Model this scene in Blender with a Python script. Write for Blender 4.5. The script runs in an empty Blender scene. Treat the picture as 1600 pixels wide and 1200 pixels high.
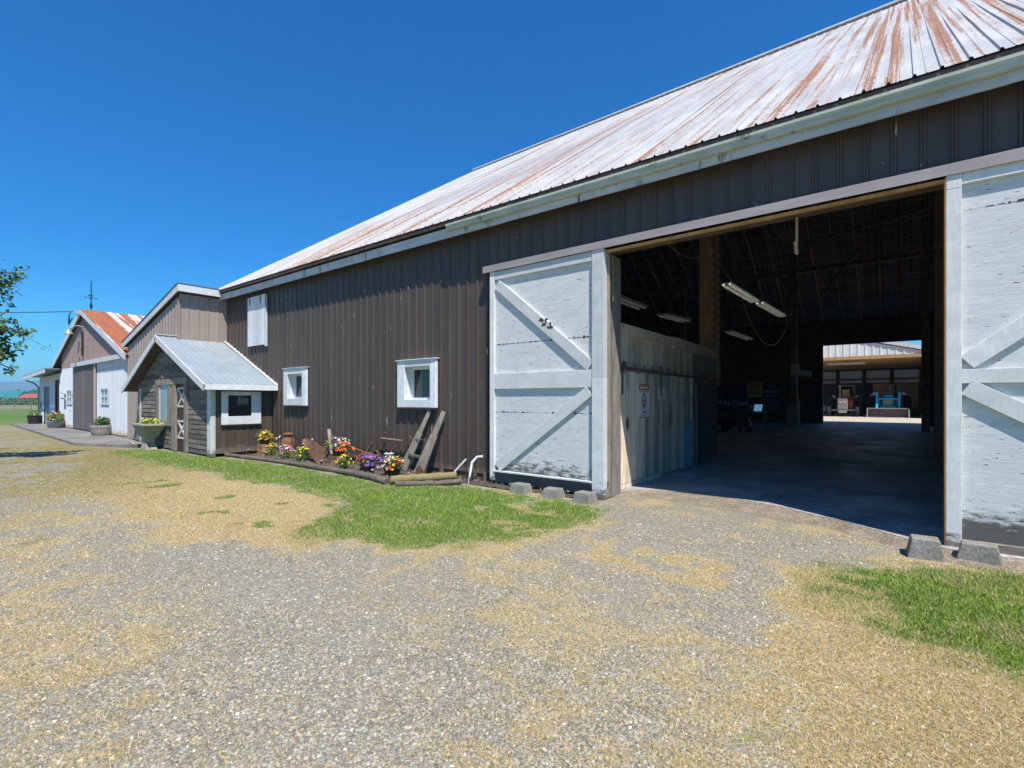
import bpy, math, random
import numpy as np
from mathutils import Vector, Matrix, Quaternion
random.seed(7); RNG = np.random.default_rng(11)
R = math.radians
S = bpy.context.scene
COL = S.collection

# ---------------------------------------------------------------- camera, light, exposure
H_EYE = 1.65; F = 769.0; HZ = 625.0; YAW = R(38.55)
cam = bpy.data.cameras.new('camera'); camo = bpy.data.objects.new('camera', cam); COL.objects.link(camo)
cam.sensor_width = 36.0; cam.lens = F / 1600 * 36; cam.clip_end = 20000; cam.clip_start = 0.05
cam.shift_y = (HZ - 600) / 1600
camo.location = (0, 0, H_EYE); camo.rotation_euler = (R(90), 0, YAW)
S.camera = camo
SUN = Vector((0.50, -0.33, 1.0)).normalized()
w = bpy.data.worlds.new('World'); S.world = w; w.use_nodes = True
wn = w.node_tree.nodes; wl = w.node_tree.links
bg = wn['Background']; sky = wn.new('ShaderNodeTexSky'); sky.sky_type = 'NISHITA'; sky.sun_disc = False
sky.sun_elevation = math.asin(SUN.z); sky.sun_rotation = math.atan2(SUN.x, SUN.y)
sky.altitude = 0; sky.air_density = 1.0; sky.dust_density = 0.0; sky.ozone_density = 5.0
hs = wn.new('ShaderNodeHueSaturation'); hs.inputs['Saturation'].default_value = 1.5
tn = wn.new('ShaderNodeMix'); tn.data_type = 'RGBA'; tn.blend_type = 'MULTIPLY'; tn.inputs[0].default_value = 1.0; tn.inputs[7].default_value = (.32, 1.14, 1.32, 1)
wl.new(sky.outputs[0], hs.inputs['Color']); wl.new(hs.outputs[0], tn.inputs[6]); wl.new(tn.outputs[2], bg.inputs['Color'])
bg.inputs['Strength'].default_value = 0.09
sl = bpy.data.lights.new('sun', 'SUN'); sl.energy = 5.0; sl.angle = R(0.5); sl.color = (1.0, 0.95, 0.87)
so = bpy.data.objects.new('sun', sl); COL.objects.link(so); so.rotation_euler = SUN.to_track_quat('Z', 'Y').to_euler()
so.location = (5, -5, 30)
S.view_settings.view_transform = 'Standard'; S.view_settings.look = 'None'
S.view_settings.exposure = 0.45; S.view_settings.gamma = 1.0
S.render.engine = 'CYCLES'
S.cycles.max_bounces = 6; S.cycles.diffuse_bounces = 4; S.cycles.use_denoising = True

# ---------------------------------------------------------------- helpers
WO = {}
def tag(o, label=None, cat=None, group=None, kind=None):
    if label: o['label'] = label
    if cat: o['category'] = cat
    if group: o['group'] = group
    if kind: o['kind'] = kind
    return o
def thing(name, at, label, cat, group=None):
    o = bpy.data.objects.new(name, None); COL.objects.link(o); o.location = at
    o.empty_display_size = .2; WO[o.name] = Vector(at)
    return tag(o, label, cat, group)
class MB:
    def __init__(s): s.v = []; s.f = []; s.c = []
    def face(s, pts, col=None):
        n = len(s.v); s.v += [tuple(p) for p in pts]; s.f.append(tuple(range(n, n + len(pts)))); s.c.append(col or (1, 1, 1))
    def mesh(s, vs, fs, col=None):
        n = len(s.v); s.v += [tuple(p) for p in vs]
        for f in fs: s.f.append(tuple(i + n for i in f)); s.c.append(col or (1, 1, 1))
    def box(s, x0, x1, y0, y1, z0, z1, col=None):
        if col is None: k = random.uniform(.82, 1.12); col = (k, k, k)
        vs = [(x, y, z) for x in (x0, x1) for y in (y0, y1) for z in (z0, z1)]
        s.mesh(vs, [(0,1,3,2),(4,6,7,5),(0,4,5,1),(2,3,7,6),(0,2,6,4),(1,5,7,3)], col)
    def hexa(s, a, b, col=None):   # a: 4 pts bottom ring, b: 4 pts top ring
        s.mesh(list(a) + list(b), [(3,2,1,0),(4,5,6,7),(0,1,5,4),(1,2,6,5),(2,3,7,6),(3,0,4,7)], col)
    def bar(s, p, q, wd, th, up=(0, 0, 1), col=None, w2=None, t2=None):   # wd along side axis, th along up axis
        p = Vector(p); q = Vector(q); d = (q - p).normalized(); u = Vector(up)
        sd = d.cross(u)
        if sd.length < 1e-4: sd = d.cross(Vector((1, 0, 0)))
        sd.normalize(); u = sd.cross(d).normalized()
        w2 = wd if w2 is None else w2; t2 = th if t2 is None else t2
        if col is None: k = random.uniform(.85, 1.1); col = (k, k, k)
        ring = lambda c, a, b: [c - sd*a/2 - u*b/2, c + sd*a/2 - u*b/2, c + sd*a/2 + u*b/2, c - sd*a/2 + u*b/2]
        s.hexa(ring(p, wd, th), ring(q, w2, t2), col)
    def tube(s, pts, r, n=8, col=None, cap=True):
        pts = [Vector(p) for p in pts]; rs = r if isinstance(r, (list, tuple)) else [r] * len(pts)
        rings = []; ref = Vector((0.13, 0.21, 0.97)).normalized()
        for i, p in enumerate(pts):
            d = (pts[min(i + 1, len(pts) - 1)] - pts[max(i - 1, 0)]).normalized()
            a = d.cross(ref)
            if a.length < .05: a = d.cross(Vector((1, 0, 0)))
            a.normalize(); b = d.cross(a)
            rings.append([p + (a * math.cos(2*math.pi*k/n) + b * math.sin(2*math.pi*k/n)) * rs[i] for k in range(n)])
        vs = [q for rg in rings for q in rg]; fs = []
        for i in range(len(pts) - 1):
            for k in range(n):
                k2 = (k + 1) % n; fs.append((i*n + k, i*n + k2, (i+1)*n + k2, (i+1)*n + k))
        if cap: fs += [tuple(range(n))[::-1], tuple((len(pts)-1)*n + k for k in range(n))]
        s.mesh(vs, fs, col)
    def lathe(s, prof, c, n=20, axis='z', col=None, sx=1, sy=1):
        vs = []; fs = []
        for (r, h) in prof:
            for k in range(n):
                a = 2*math.pi*k/n; x, y = r*math.cos(a)*sx, r*math.sin(a)*sy
                if axis == 'z': vs.append((c[0]+x, c[1]+y, c[2]+h))
                elif axis == 'x': vs.append((c[0]+h, c[1]+x, c[2]+y))
                else: vs.append((c[0]+x, c[1]+h, c[2]+y))
        for i in range(len(prof) - 1):
            for k in range(n):
                k2 = (k + 1) % n; fs.append((i*n+k, i*n+k2, (i+1)*n+k2, (i+1)*n+k))
        fs += [tuple(range(n))[::-1], tuple((len(prof)-1)*n + k for k in range(n))]
        s.mesh(vs, fs, col)
    def build(s, name, m, parent=None, at=None, label=None, cat=None, group=None, kind=None, smooth=False, bevel=0):
        off = WO[parent.name] if parent else Vector(at or (0, 0, 0))
        me = bpy.data.meshes.new(name)
        me.from_pydata([(x - off.x, y - off.y, z - off.z) for x, y, z in s.v], [], s.f)
        ca = me.color_attributes.new('tint', 'FLOAT_COLOR', 'CORNER')
        arr = []
        for p, c in zip(me.polygons, s.c): arr += [c[0], c[1], c[2], 1.0] * p.loop_total
        ca.data.foreach_set('color', arr)
        if smooth: me.polygons.foreach_set('use_smooth', [True] * len(me.polygons))
        me.materials.append(m); me.update()
        o = bpy.data.objects.new(name, me); COL.objects.link(o)
        if smooth: me.set_sharp_from_angle(angle=R(38))
        if parent: o.parent = parent
        else: o.location = off
        WO[o.name] = Vector(off)
        if bevel:
            b = o.modifiers.new('bevel', 'BEVEL'); b.width = bevel; b.segments = 2; b.limit_method = 'ANGLE'; b.angle_limit = R(40)
        return tag(o, label, cat, group, kind)
def copy_tree(o, parent=None):
    c = o.copy(); COL.objects.link(c); c.parent = parent
    for ch in [x for x in COL.objects if x.parent == o]: copy_tree(ch, c)
    return c
def fast_mesh(name, V, Fc, cols, m, n_side):   # V (N,3) ; Fc (M,n_side) ; cols per face (M,3)
    me = bpy.data.meshes.new(name)
    me.vertices.add(len(V)); me.vertices.foreach_set('co', V.astype(np.float32).ravel())
    nf = len(Fc); me.loops.add(nf * n_side); me.loops.foreach_set('vertex_index', Fc.astype(np.int32).ravel())
    me.polygons.add(nf); me.polygons.foreach_set('loop_start', np.arange(0, nf*n_side, n_side, dtype=np.int32))
    me.polygons.foreach_set('loop_total', np.full(nf, n_side, dtype=np.int32))
    me.update(calc_edges=True)
    ca = me.color_attributes.new('tint', 'FLOAT_COLOR', 'CORNER')
    c4 = np.ones((nf, n_side, 4), dtype=np.float32); c4[:, :, :3] = cols[:, None, :]
    ca.data.foreach_set('color', c4.ravel()); me.materials.append(m)
    o = bpy.data.objects.new(name, me); COL.objects.link(o)
    return o

# ---------------------------------------------------------------- materials
def newmat(name):
    m = bpy.data.materials.new(name); m.use_nodes = True
    return m, m.node_tree.nodes, m.node_tree.links, m.node_tree.nodes['Principled BSDF']
def n_noise(N, L, scale, detail=4, vec=(1, 1, 1), rough=.55, off=(0, 0, 0)):
    tc = N.new('ShaderNodeTexCoord'); mp = N.new('ShaderNodeMapping'); mp.inputs['Scale'].default_value = vec; mp.inputs['Location'].default_value = off
    L.new(tc.outputs['Object'], mp.inputs['Vector'])
    n = N.new('ShaderNodeTexNoise'); n.inputs['Scale'].default_value = scale; n.inputs['Detail'].default_value = detail; n.inputs['Roughness'].default_value = rough
    L.new(mp.outputs[0], n.inputs['Vector']); return n.outputs['Fac']
def n_ramp(N, L, fac, stops):
    r = N.new('ShaderNodeValToRGB'); e = r.color_ramp.elements
    while len(e) < len(stops): e.new(.5)
    for el, (p, c) in zip(e, stops):
        el.position = p; el.color = (c, c, c, 1) if not isinstance(c, (tuple, list)) else (*c[:3], 1)
    L.new(fac, r.inputs['Fac']); return r.outputs['Color']
def n_mix(N, L, fac, a, b, mode='MIX'):
    x = N.new('ShaderNodeMix'); x.data_type = 'RGBA'; x.blend_type = mode; x.clamp_factor = True
    for s_, v in ((x.inputs[0], fac), (x.inputs[6], a), (x.inputs[7], b)):
        if hasattr(v, 'is_linked'): L.new(v, s_)
        elif isinstance(v, (tuple, list)): s_.default_value = (*v[:3], 1)
        else: s_.default_value = v
    return x.outputs[2]
def n_math(N, L, op, a, b=0.0):
    x = N.new('ShaderNodeMath'); x.operation = op
    for s_, v in ((x.inputs[0], a), (x.inputs[1], b)):
        if hasattr(v, 'is_linked'): L.new(v, s_)
        else: s_.default_value = v
    return x.outputs[0]
def n_z(N, L):
    g = N.new('ShaderNodeNewGeometry'); sp = N.new('ShaderNodeSeparateXYZ'); L.new(g.outputs['Position'], sp.inputs[0]); return sp.outputs
def n_bump(N, L, P, h, strength=.3, dist=.02):
    b = N.new('ShaderNodeBump'); b.inputs['Strength'].default_value = strength; b.inputs['Distance'].default_value = dist
    L.new(h, b.inputs['Height']); L.new(b.outputs[0], P.inputs['Normal'])
def surf(name, c1, c2=None, vec=(1, 1, 1), ns=5, lo=.35, hi=.65, rough=.7, metal=0, bump=.15, spots=(), tint=True, rot=None, fine=None, emit=None):
    m, N, L, P = newmat(name); c2 = c2 or tuple(x * .8 for x in c1)
    f = n_noise(N, L, ns, 5, vec)
    col = n_ramp(N, L, f, [(lo, c1), (hi, c2)])
    if fine:
        g = n_noise(N, L, fine[0], 3, fine[1], .7)
        col = n_mix(N, L, 1.0, col, n_ramp(N, L, g, [(.3, fine[2]), (.7, fine[3])]), 'MULTIPLY')
    P.inputs['Specular IOR Level'].default_value = .3
    for (sc, sv, thr, wdt, c) in spots:
        k = n_noise(N, L, sc, 4, sv, .6, (random.random() * 9, 3, 1))
        col = n_mix(N, L, n_ramp(N, L, k, [(thr, 0.0), (thr + wdt, 1.0)]), col, c)
    if rot:   # stained foot: (z0, z1, colour)
        z = n_z(N, L)[2]; k = n_noise(N, L, 6, 5, (1, 1, 3), .7)
        v = n_math(N, L, 'ADD', n_math(N, L, 'MULTIPLY', n_math(N, L, 'SUBTRACT', rot[1], z), 1 / (rot[1] - rot[0])), n_math(N, L, 'MULTIPLY', n_math(N, L, 'SUBTRACT', k, .5), 2.2))
        col = n_mix(N, L, n_ramp(N, L, v, [(.35, 0.0), (.75, .9)]), col, rot[2])
    if tint:
        a = N.new('ShaderNodeVertexColor'); a.layer_name = 'tint'; col = n_mix(N, L, 1.0, col, a.outputs['Color'], 'MULTIPLY')
    L.new(col, P.inputs['Base Color']); P.inputs['Roughness'].default_value = rough; P.inputs['Metallic'].default_value = metal
    if bump: n_bump(N, L, P, f if not fine else g, bump, .01)
    if emit: P.inputs['Emission Color'].default_value = (*emit[:3], 1); P.inputs['Emission Strength'].default_value = emit[3]
    return m
SCR = (.45, .44, .42)
m_brown = surf('brown_metal', (.094, .072, .058), (.074, .057, .046), (3, 3, .25), 1.2, rough=.42, bump=.03,
               spots=[(4, (2.6, 2.6, .55), .695, .012, SCR), (9, (2, 2, .8), .72, .01, SCR), (1.1, (3.5, 1, .35), .60, .25, (.12, .105, .095))], rot=(.12, .42, (.17, .14, .11)))
m_brown_l = surf('light_brown_metal', (.37, .30, .255), (.32, .26, .225), (3, 3, .25), 1.2, rough=.5, bump=.03)
m_whitemetal = surf('white_corrugated_metal', (.62, .66, .70), (.55, .59, .63), (3, 3, .3), 1.2, rough=.5, bump=.03, rot=(.1, .45, (.42, .27, .12)))
m_trim = surf('white_trim', (.68, .68, .68), (.58, .59, .60), (1, 1, 1), 3, rough=.6, bump=.08, spots=[(7, (1, 1, 3), .70, .03, (.25, .22, .18))])
m_fascia = surf('weathered_fascia', (.60, .62, .62), (.46, .49, .48), (.8, 1, 3), 2, rough=.6, bump=.1,
                spots=[(2.2, (2.2, 1, .5), .60, .10, (.20, .21, .13)), (5, (1.5, 1, .35), .66, .04, (.12, .11, .08)), (1.2, (3, 1, .3), .70, .03, (.30, .17, .06))])
m_gutter = surf('gutter_metal', (.50, .56, .50), (.36, .42, .35), (.8, 1, 3), 3, rough=.5, bump=.1,
                spots=[(2.0, (1.6, 1, 2.5), .60, .10, (.13, .15, .08)), (8, (1, 1, 3), .66, .05, (.10, .11, .07))])
m_flash = surf('door_flashing', (.38, .33, .32), (.31, .27, .26), (.5, 1, 3), 3, rough=.45, bump=.05, spots=[(2, (8, 1, 1), .72, .03, SCR)])
m_wwood = surf('white_painted_wood', (.68, .69, .68), (.60, .615, .61), (1, 1, 5), 2.5, rough=.65, bump=.3,
               fine=(3, (3, 3, 34), (.86, .86, .86), (1.06, 1.06, 1.06)),
               spots=[(5, (1.6, 1.6, 9), .665, .012, (.12, .09, .065)), (13, (1, 1, 3), .695, .01, (.08, .06, .05)), (7, (2.5, 2.5, .5), .70, .08, (.42, .38, .30)), (2.5, (1, 1, 4), .70, .15, (.42, .43, .40))],
               rot=(.20, .66, (.06, .052, .04)))
m_wframe = surf('white_painted_frame', (.72, .73, .71), (.62, .635, .62), (2, 2, 2), 2.5, rough=.6, bump=.25,
                fine=(3, (14, 14, 3), (.9, .9, .9), (1.04, 1.04, 1.04)), spots=[(9, (3, 3, .9), .73, .012, (.10, .08, .06))], rot=(.02, .30, (.10, .09, .06)))
m_wint = surf('window_paint', (.74, .77, .79), (.64, .67, .69), (2, 2, 2), 3, rough=.55, bump=.2, spots=[(12, (1, 1, 2), .70, .02, (.16, .13, .10))])
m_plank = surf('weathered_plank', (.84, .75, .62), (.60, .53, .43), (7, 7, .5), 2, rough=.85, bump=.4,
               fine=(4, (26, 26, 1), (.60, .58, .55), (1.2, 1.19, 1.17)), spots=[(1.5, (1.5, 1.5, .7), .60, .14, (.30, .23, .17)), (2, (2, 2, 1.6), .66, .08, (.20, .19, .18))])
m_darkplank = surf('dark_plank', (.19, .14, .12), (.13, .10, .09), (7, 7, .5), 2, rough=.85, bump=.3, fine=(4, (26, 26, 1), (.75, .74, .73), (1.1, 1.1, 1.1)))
m_siding = surf('weathered_siding', (.23, .205, .175), (.13, .115, .10), (.9, 4, 6), 2, rough=.85, bump=.4,
                fine=(4, (1, 2, 30), (.55, .54, .52), (1.35, 1.34, 1.3)), spots=[(3, (1.2, 2, 7), .62, .06, (.30, .285, .26))])
m_greywood = surf('grey_wood', (.34, .30, .25), (.22, .19, .155), (4, 4, 1), 2, rough=.85, bump=.4, fine=(5, (12, 12, 2), (.7, .7, .7), (1.15, 1.15, 1.15)))
m_gold = surf('golden_timber', (.56, .36, .17), (.42, .26, .115), (4, 4, .6), 2, rough=.7, bump=.3, fine=(5, (12, 12, 1), (.75, .75, .75), (1.15, 1.15, 1.15)))
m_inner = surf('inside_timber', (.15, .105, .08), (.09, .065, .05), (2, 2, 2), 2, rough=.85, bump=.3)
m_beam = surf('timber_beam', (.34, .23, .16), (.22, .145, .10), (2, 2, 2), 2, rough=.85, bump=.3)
m_rust = surf('rusty_iron', (.22, .115, .065), (.12, .065, .045), (1, 1, 1), 9, rough=.8, bump=.4, spots=[(14, (1, 1, 1), .6, .1, (.30, .16, .07))])
m_can = surf('rusty_can', (.27, .12, .055), (.16, .075, .045), (1, 1, 1), 12, rough=.85, bump=.3)
m_galv = surf('galvanised_roof', (.40, .46, .50), (.34, .39, .43), (1, 1, 1), 2, rough=.42, metal=.25, bump=.03, fine=(5, (6, 1, 1), (.92, .92, .92), (1.05, 1.05, 1.05)))
m_glass = surf('dark_glass', (.012, .016, .02), (.02, .026, .032), (1, 1, 1), 2, rough=.06, bump=.0, tint=False)
m_glass.node_tree.nodes['Principled BSDF'].inputs['Specular IOR Level'].default_value = .8
m_curtain = surf('pale_pane', (.30, .42, .46), (.22, .32, .36), (1, 1, .4), 2, rough=.15, bump=.0)
m_green_plastic = surf('dark_green_plastic', (.012, .045, .025), rough=.4, bump=0)
m_black = surf('black_paint', (.02, .02, .022), rough=.5, bump=0)
m_brick = surf('brick', (.42, .24, .13), (.33, .17, .09), (1, 1, 1), 14, rough=.85, bump=.3)
m_log = surf('bark_stripped_log', (.20, .16, .125), (.12, .095, .075), (1, 6, 6), 2.5, rough=.9, bump=.5, fine=(5, (1.2, 14, 14), (.6, .6, .6), (1.25, 1.25, 1.25)))
m_logm = surf('mossy_log', (.26, .20, .10), (.19, .17, .07), (2, 2, 2), 3, rough=.9, bump=.4)
m_pvc = surf('white_plastic_pipe', (.62, .63, .62), (.48, .49, .49), (1, 1, 1), 6, rough=.4, bump=.1)
m_cast = surf('cast_concrete', (.40, .385, .31), (.26, .245, .195), (1, 1, 1), 5, rough=.9, bump=.5, spots=[(30, (1, 1, 1), .6, .05, (.12, .12, .09)), (3, (1, 1, 1), .62, .1, (.38, .33, .13))])
m_block = surf('pebble_concrete', (.30, .285, .25), (.20, .19, .165), (1, 1, 1), 6, rough=.95, bump=.6, fine=(45, (1, 1, 1), (.55, .55, .55), (1.25, 1.25, 1.22)))
m_barrel = surf('barrel_wood', (.42, .36, .30), (.30, .25, .20), (3, 3, 1), 3, rough=.85, bump=.3)
m_hoop = surf('barrel_hoop', (.20, .20, .21), rough=.6, bump=.1)
m_tub = surf('galvanised_tub', (.36, .38, .38), (.26, .27, .27), (1, 1, 1), 4, rough=.5, metal=.3, bump=.1)
m_leaf = surf('leaf', (1, 1, 1), (.8, .8, .8), (1, 1, 1), 20, rough=.6, bump=0)
m_petal = surf('petal', (1, 1, 1), (.9, .9, .9), (1, 1, 1), 20, rough=.7, bump=0)
m_wood_bark = surf('bark', (.10, .08, .06), rough=.9, bump=.3)
m_wire = surf('black_cable', (.02, .02, .022), rough=.6, bump=0)
m_white = surf('white_enamel', (.7, .7, .68), rough=.4, bump=0)
m_tyre = surf('tyre_rubber', (.03, .03, .032), rough=.85, bump=.1)
m_red = surf('faded_red_paint', (.48, .10, .05), (.34, .075, .04), rough=.5, bump=0)
m_blue = surf('blue_paint', (.02, .44, .66), (.015, .34, .55), rough=.4, bump=0)
m_hay = surf('hay', (.36, .28, .14), (.22, .17, .08), (1, 1, 1), 12, rough=1, bump=.5)
m_steel = surf('pale_steel', (.38, .36, .34), (.28, .26, .25), rough=.5, metal=.2, bump=.1)
m_orange = surf('orange_print', (.55, .16, .02), rough=.5, bump=0)
m_print = surf('printed_board', (1, 1, 1), (.95, .95, .95), rough=.5, bump=0)
m_fgreen = surf('hedge_leaf', (.06, .11, .03), (.035, .07, .02), (1, 1, 1), .6, rough=.9, bump=0)
m_teal = surf('teal_roof', (.03, .20, .20), rough=.6, bump=0)
m_tile = surf('red_roof', (.36, .10, .05), (.30, .085, .045), rough=.8, bump=0)
m_screen = surf('lit_screen', (.05, .2, .3), rough=.3, bump=0, emit=(.18, .5, .75, .35))

def roof_mat(name, heavy):
    m, N, L, P = newmat(name)
    base = n_ramp(N, L, n_noise(N, L, 2, 4, (1.5, .3, .3)), [(.35, (.50, .51, .51)), (.65, (.36, .37, .375))])
    broad = n_noise(N, L, 1.0, 3, (.22, .05, .05), .5, (2.3, 0, 0))          # patches along the roof
    strip = n_noise(N, L, 1.0, 3, (9.0, .08, .08), .7, (1, 5, 0))            # one rust streak per pan
    lap = n_noise(N, L, 1.0, 4, (9, 12, 12), .7)                         # broken hatching
    v = n_math(N, L, 'ADD', n_math(N, L, 'MULTIPLY', strip, .95), n_math(N, L, 'MULTIPLY', broad, .34))
    v = n_math(N, L, 'MULTIPLY', n_math(N, L, 'ADD', v, n_math(N, L, 'MULTIPLY', lap, .38)), .5)
    mask = n_ramp(N, L, v, [(.450 - heavy, 0.0), (.478 - heavy, .88)])
    rustc = n_ramp(N, L, n_noise(N, L, 9, 4, (1, .3, .3)), [(.3, (.36, .145, .04)), (.7, (.20, .085, .035))])
    haze_ = n_ramp(N, L, v, [(.39 - heavy, 0.0), (.46 - heavy, .30)])
    col = n_mix(N, L, haze_, base, (.50, .40, .33)); col = n_mix(N, L, mask, col, rustc)
    L.new(col, P.inputs['Base Color']); P.inputs['Roughness'].default_value = .6; P.inputs['Metallic'].default_value = 0
    return m
m_roof = roof_mat('rusted_white_roof', 0.0)
m_roof2 = roof_mat('heavily_rusted_roof', 0.10)

def conc_mat(name, c1, c2, rough, stain):
    m, N, L, P = newmat(name)
    f = n_noise(N, L, .9, 6, (1, 1, 1), .62); g = n_noise(N, L, 14, 5, (1, 1, 1), .7); s_ = n_noise(N, L, .5, 5, (1.4, .5, 1), .6, (4, 4, 0))
    col = n_ramp(N, L, f, [(.35, c1), (.62, c2)])
    col = n_mix(N, L, 1.0, col, n_ramp(N, L, g, [(.3, (.55, .55, .55)), (.72, (1.35, 1.35, 1.35))]), 'MULTIPLY')
    col = n_mix(N, L, n_ramp(N, L, s_, [(.5, 0.0), (.7, .8)]), col, stain)
    vz = N.new('ShaderNodeTexVoronoi'); vz.feature = 'DISTANCE_TO_EDGE'; vz.inputs['Scale'].default_value = .55
    tc = N.new('ShaderNodeTexCoord'); L.new(tc.outputs['Object'], vz.inputs['Vector'])
    crack = n_ramp(N, L, n_math(N, L, 'ADD', vz.outputs['Distance'], n_math(N, L, 'MULTIPLY', g, .02)), [(.008, 1.0), (.02, 0.0)])
    col = n_mix(N, L, n_math(N, L, 'MULTIPLY', crack, .6), col, (.05, .05, .05))
    L.new(col, P.inputs['Base Color'])
    rr = n_ramp(N, L, f, [(.35, rough), (.65, min(1, rough + .3))]); L.new(rr, P.inputs['Roughness'])
    n_bump(N, L, P, g, .35, .01); return m
m_floor = conc_mat('barn_concrete', (.58, .575, .55), (.34, .335, .32), .42, (.17, .165, .155))
m_pad = conc_mat('yard_concrete', (.27, .26, .24), (.20, .19, .175), .85, (.13, .12, .10))

# ---------------------------------------------------------------- ground zones
LAWN = [(-15.3,5.95),(-9.4,6.3),(-7.7,6.15),(-6.7,6.75),(-5.4,7.0),(-4.1,6.95),(-3.35,6.75),(-3.35,5.9),(-3.6,4.6),(-3.95,3.85),(-4.7,3.25),(-5.3,3.05),(-6.0,3.25),(-6.7,4.2),(-7.5,4.65),(-9.7,4.5),(-13.0,4.3),(-19,4.1),(-20.2,4.3),(-20.0,5.3)]
DRY1 = [(-21,4.4),(-19,3.4),(-13,2.0),(-9.5,1.9),(-7.0,2.05),(-5.4,2.75),(-4.4,3.15),(-3.7,3.9),(-3.2,5.9),(-3.1,6.6),(-3.9,6.3),(-6.3,3.9),(-7.5,4.8),(-10,4.8),(-15,4.6),(-20,4.8)]
GREENR = [(-0.85,5.85),(0.0,6.42),(1.1,6.8),(4.5,7.0),(5,4.0),(1.2,3.75),(0.65,4.05),(-0.1,4.2),(-0.65,4.7)]
DRYR = [(-0.7,6.15),(-0.1,6.6),(1.1,6.9),(4.8,7.1),(5,2.0),(0.8,2.0),(0.2,2.3),(-0.5,3.2),(-0.85,4.4),(-0.9,5.6)]
DRY2 = [(-46,5.6),(-40,5.1),(-33,4.6),(-28,4.25),(-24.5,4.05),(-21,4.6),(-20,4.2),(-21.5,3.5),(-25,3.6),(-30,4.1),(-36,4.4),(-48,4.8)]
def sdist(px, py, poly):
    poly = np.array(poly); a = poly; b = np.roll(poly, -1, 0)
    best = np.full(px.shape, 1e9); ins = np.zeros(px.shape, bool)
    for (x0, y0), (x1, y1) in zip(a, b):
        dx, dy = x1 - x0, y1 - y0; t = np.clip(((px-x0)*dx + (py-y0)*dy) / (dx*dx + dy*dy), 0, 1)
        best = np.minimum(best, np.hypot(px - x0 - t*dx, py - y0 - t*dy))
        if y0 != y1: ins ^= ((y0 > py) != (y1 > py)) & (px < (x1-x0)*(py-y0)/(y1-y0) + x0)
    return np.where(ins, best, -best)
_lat = RNG.random((256, 256))
def vnoise(x, y, s):
    x = x*s + 1000.3; y = y*s + 1000.7; xi = np.floor(x).astype(int); yi = np.floor(y).astype(int); fx = x-xi; fy = y-yi
    fx = fx*fx*(3-2*fx); fy = fy*fy*(3-2*fy); g = lambda a, b: _lat[a % 256, b % 256]
    return (g(xi,yi)*(1-fx)+g(xi+1,yi)*fx)*(1-fy) + (g(xi,yi+1)*(1-fx)+g(xi+1,yi+1)*fx)*fy
def fbm(x, y, s, o=4): return sum(vnoise(x, y, s*2**i) * .5**i for i in range(o)) / sum(.5**i for i in range(o))
ss = lambda v, a, b: np.clip((v-a)/(b-a), 0, 1)**2 * (3-2*np.clip((v-a)/(b-a), 0, 1))
def zones(x, y):
    n = fbm(x, y, 1.1) - .5; n2 = fbm(x, y, 5.0, 3) - .5; n3 = fbm(x, y, .45, 3) - .5
    g = ss(sdist(x, y, LAWN) + n*.9 + n2*.6, -.50, .50)
    g = np.maximum(g, ss(sdist(x, y, GREENR) + n*.8 + n2*.7, -.45, .55))
    g = g * (1 - .55*ss(n + n2*.8 + n3*.5, .10, .30))
    g = np.maximum(g, .75*ss(fbm(x+31, y, 2.4, 3) - .5, .20, .28) * ss(sdist(x, y, DRY1), -.2, .3))
    d = ss(sdist(x, y, DRY1) + n*1.2 + n2*.9, -.8, .6)
    d = np.maximum(d, ss(sdist(x, y, DRYR) + n*1.4 + n2*1.0, -1.0, .7))
    d = np.maximum(d, ss(sdist(x, y, DRY2) + n*.8, -.2, .2))
    g = np.maximum(g, .42*ss(vnoise(x + 70, y + 9, 5.5) * .62 + fbm(x, y, 1.3, 2) * .38, .775, .83) * (y < 7))
    # tufted straw spread thinly over the drive
    thin = .17 + ss(n*1.0 + n2*1.5 + n3*1.0 + .08*np.sin(x*.7), -.25, .60) * .40
    lane = ss(.9 - np.abs((y - 1.9) + .23*(x + 4)) , .0, .8) * ss(-x, 1.2, 2.5) * ss(x, -9, -6)      # the worn bare wheel lane
    near = ss(-x - 1.2*y, 5.5, 12)       # olive matted part on the left
    thin = thin * (1 - .75*lane) + .35*near*(1-lane)*ss(n2+n, -.2, .2)
    oliv = ss(.75 - np.abs(y - 4.9 + .1*(x+2)), 0, .5) * ss(x, -3.6, -2.6) * ss(-x, .6, 1.4) * ss(n + n2, -.25, .1) * .75
    d = np.maximum(d, np.maximum(thin, oliv))
    clean = ss(.75 - np.abs(y - 6.35 + .12*(x+1.5)), 0, .4) * ss(x, -3.6, -2.9) * ss(-x, .1, .5)     # fresh gravel strip along the slab
    d = d * (1 - clean*ss(n + n2, .35, .0))
    field = ss(-x, 46.5, 48.0); g = np.maximum(g, field); d = np.maximum(d, ss(-x, 43, 45) * .9 * (1 - ss(y, 5, 6)))
    g = np.maximum(g, ss(y, 7.5, 8.5)*.0); far = ss(-y, 8, 14); d = np.maximum(d, far*.8)
    return np.clip(g, 0, 1), np.clip(d, 0, 1), near
xs = np.concatenate([[-9000,-4000,-1500,-700,-350,-200,-120,-80,-60], np.arange(-50,-24,.4), np.arange(-24,4.6,.07), [5,7,10,20,50,120,400,1500,5000,9000]])
ys = np.concatenate([[-9000,-3000,-900,-300,-100,-50,-20,-10,-6,-4,-2,-1], np.arange(0,8.2,.07), [9,12,16,20,25,30,33,38,42,50,70,120,250,600,2000,9000]])
gx, gy = np.meshgrid(xs, ys, indexing='ij'); nx, ny = gx.shape
G_, D_, O_ = zones(gx.ravel(), gy.ravel())
gz = (fbm(gx, gy, 1.3, 4) - .5) * .035 * ((gx > -25) & (gx < 5) & (gy < 7)).astype(float)
V = np.stack([gx.ravel(), gy.ravel(), gz.ravel()], 1)
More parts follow.
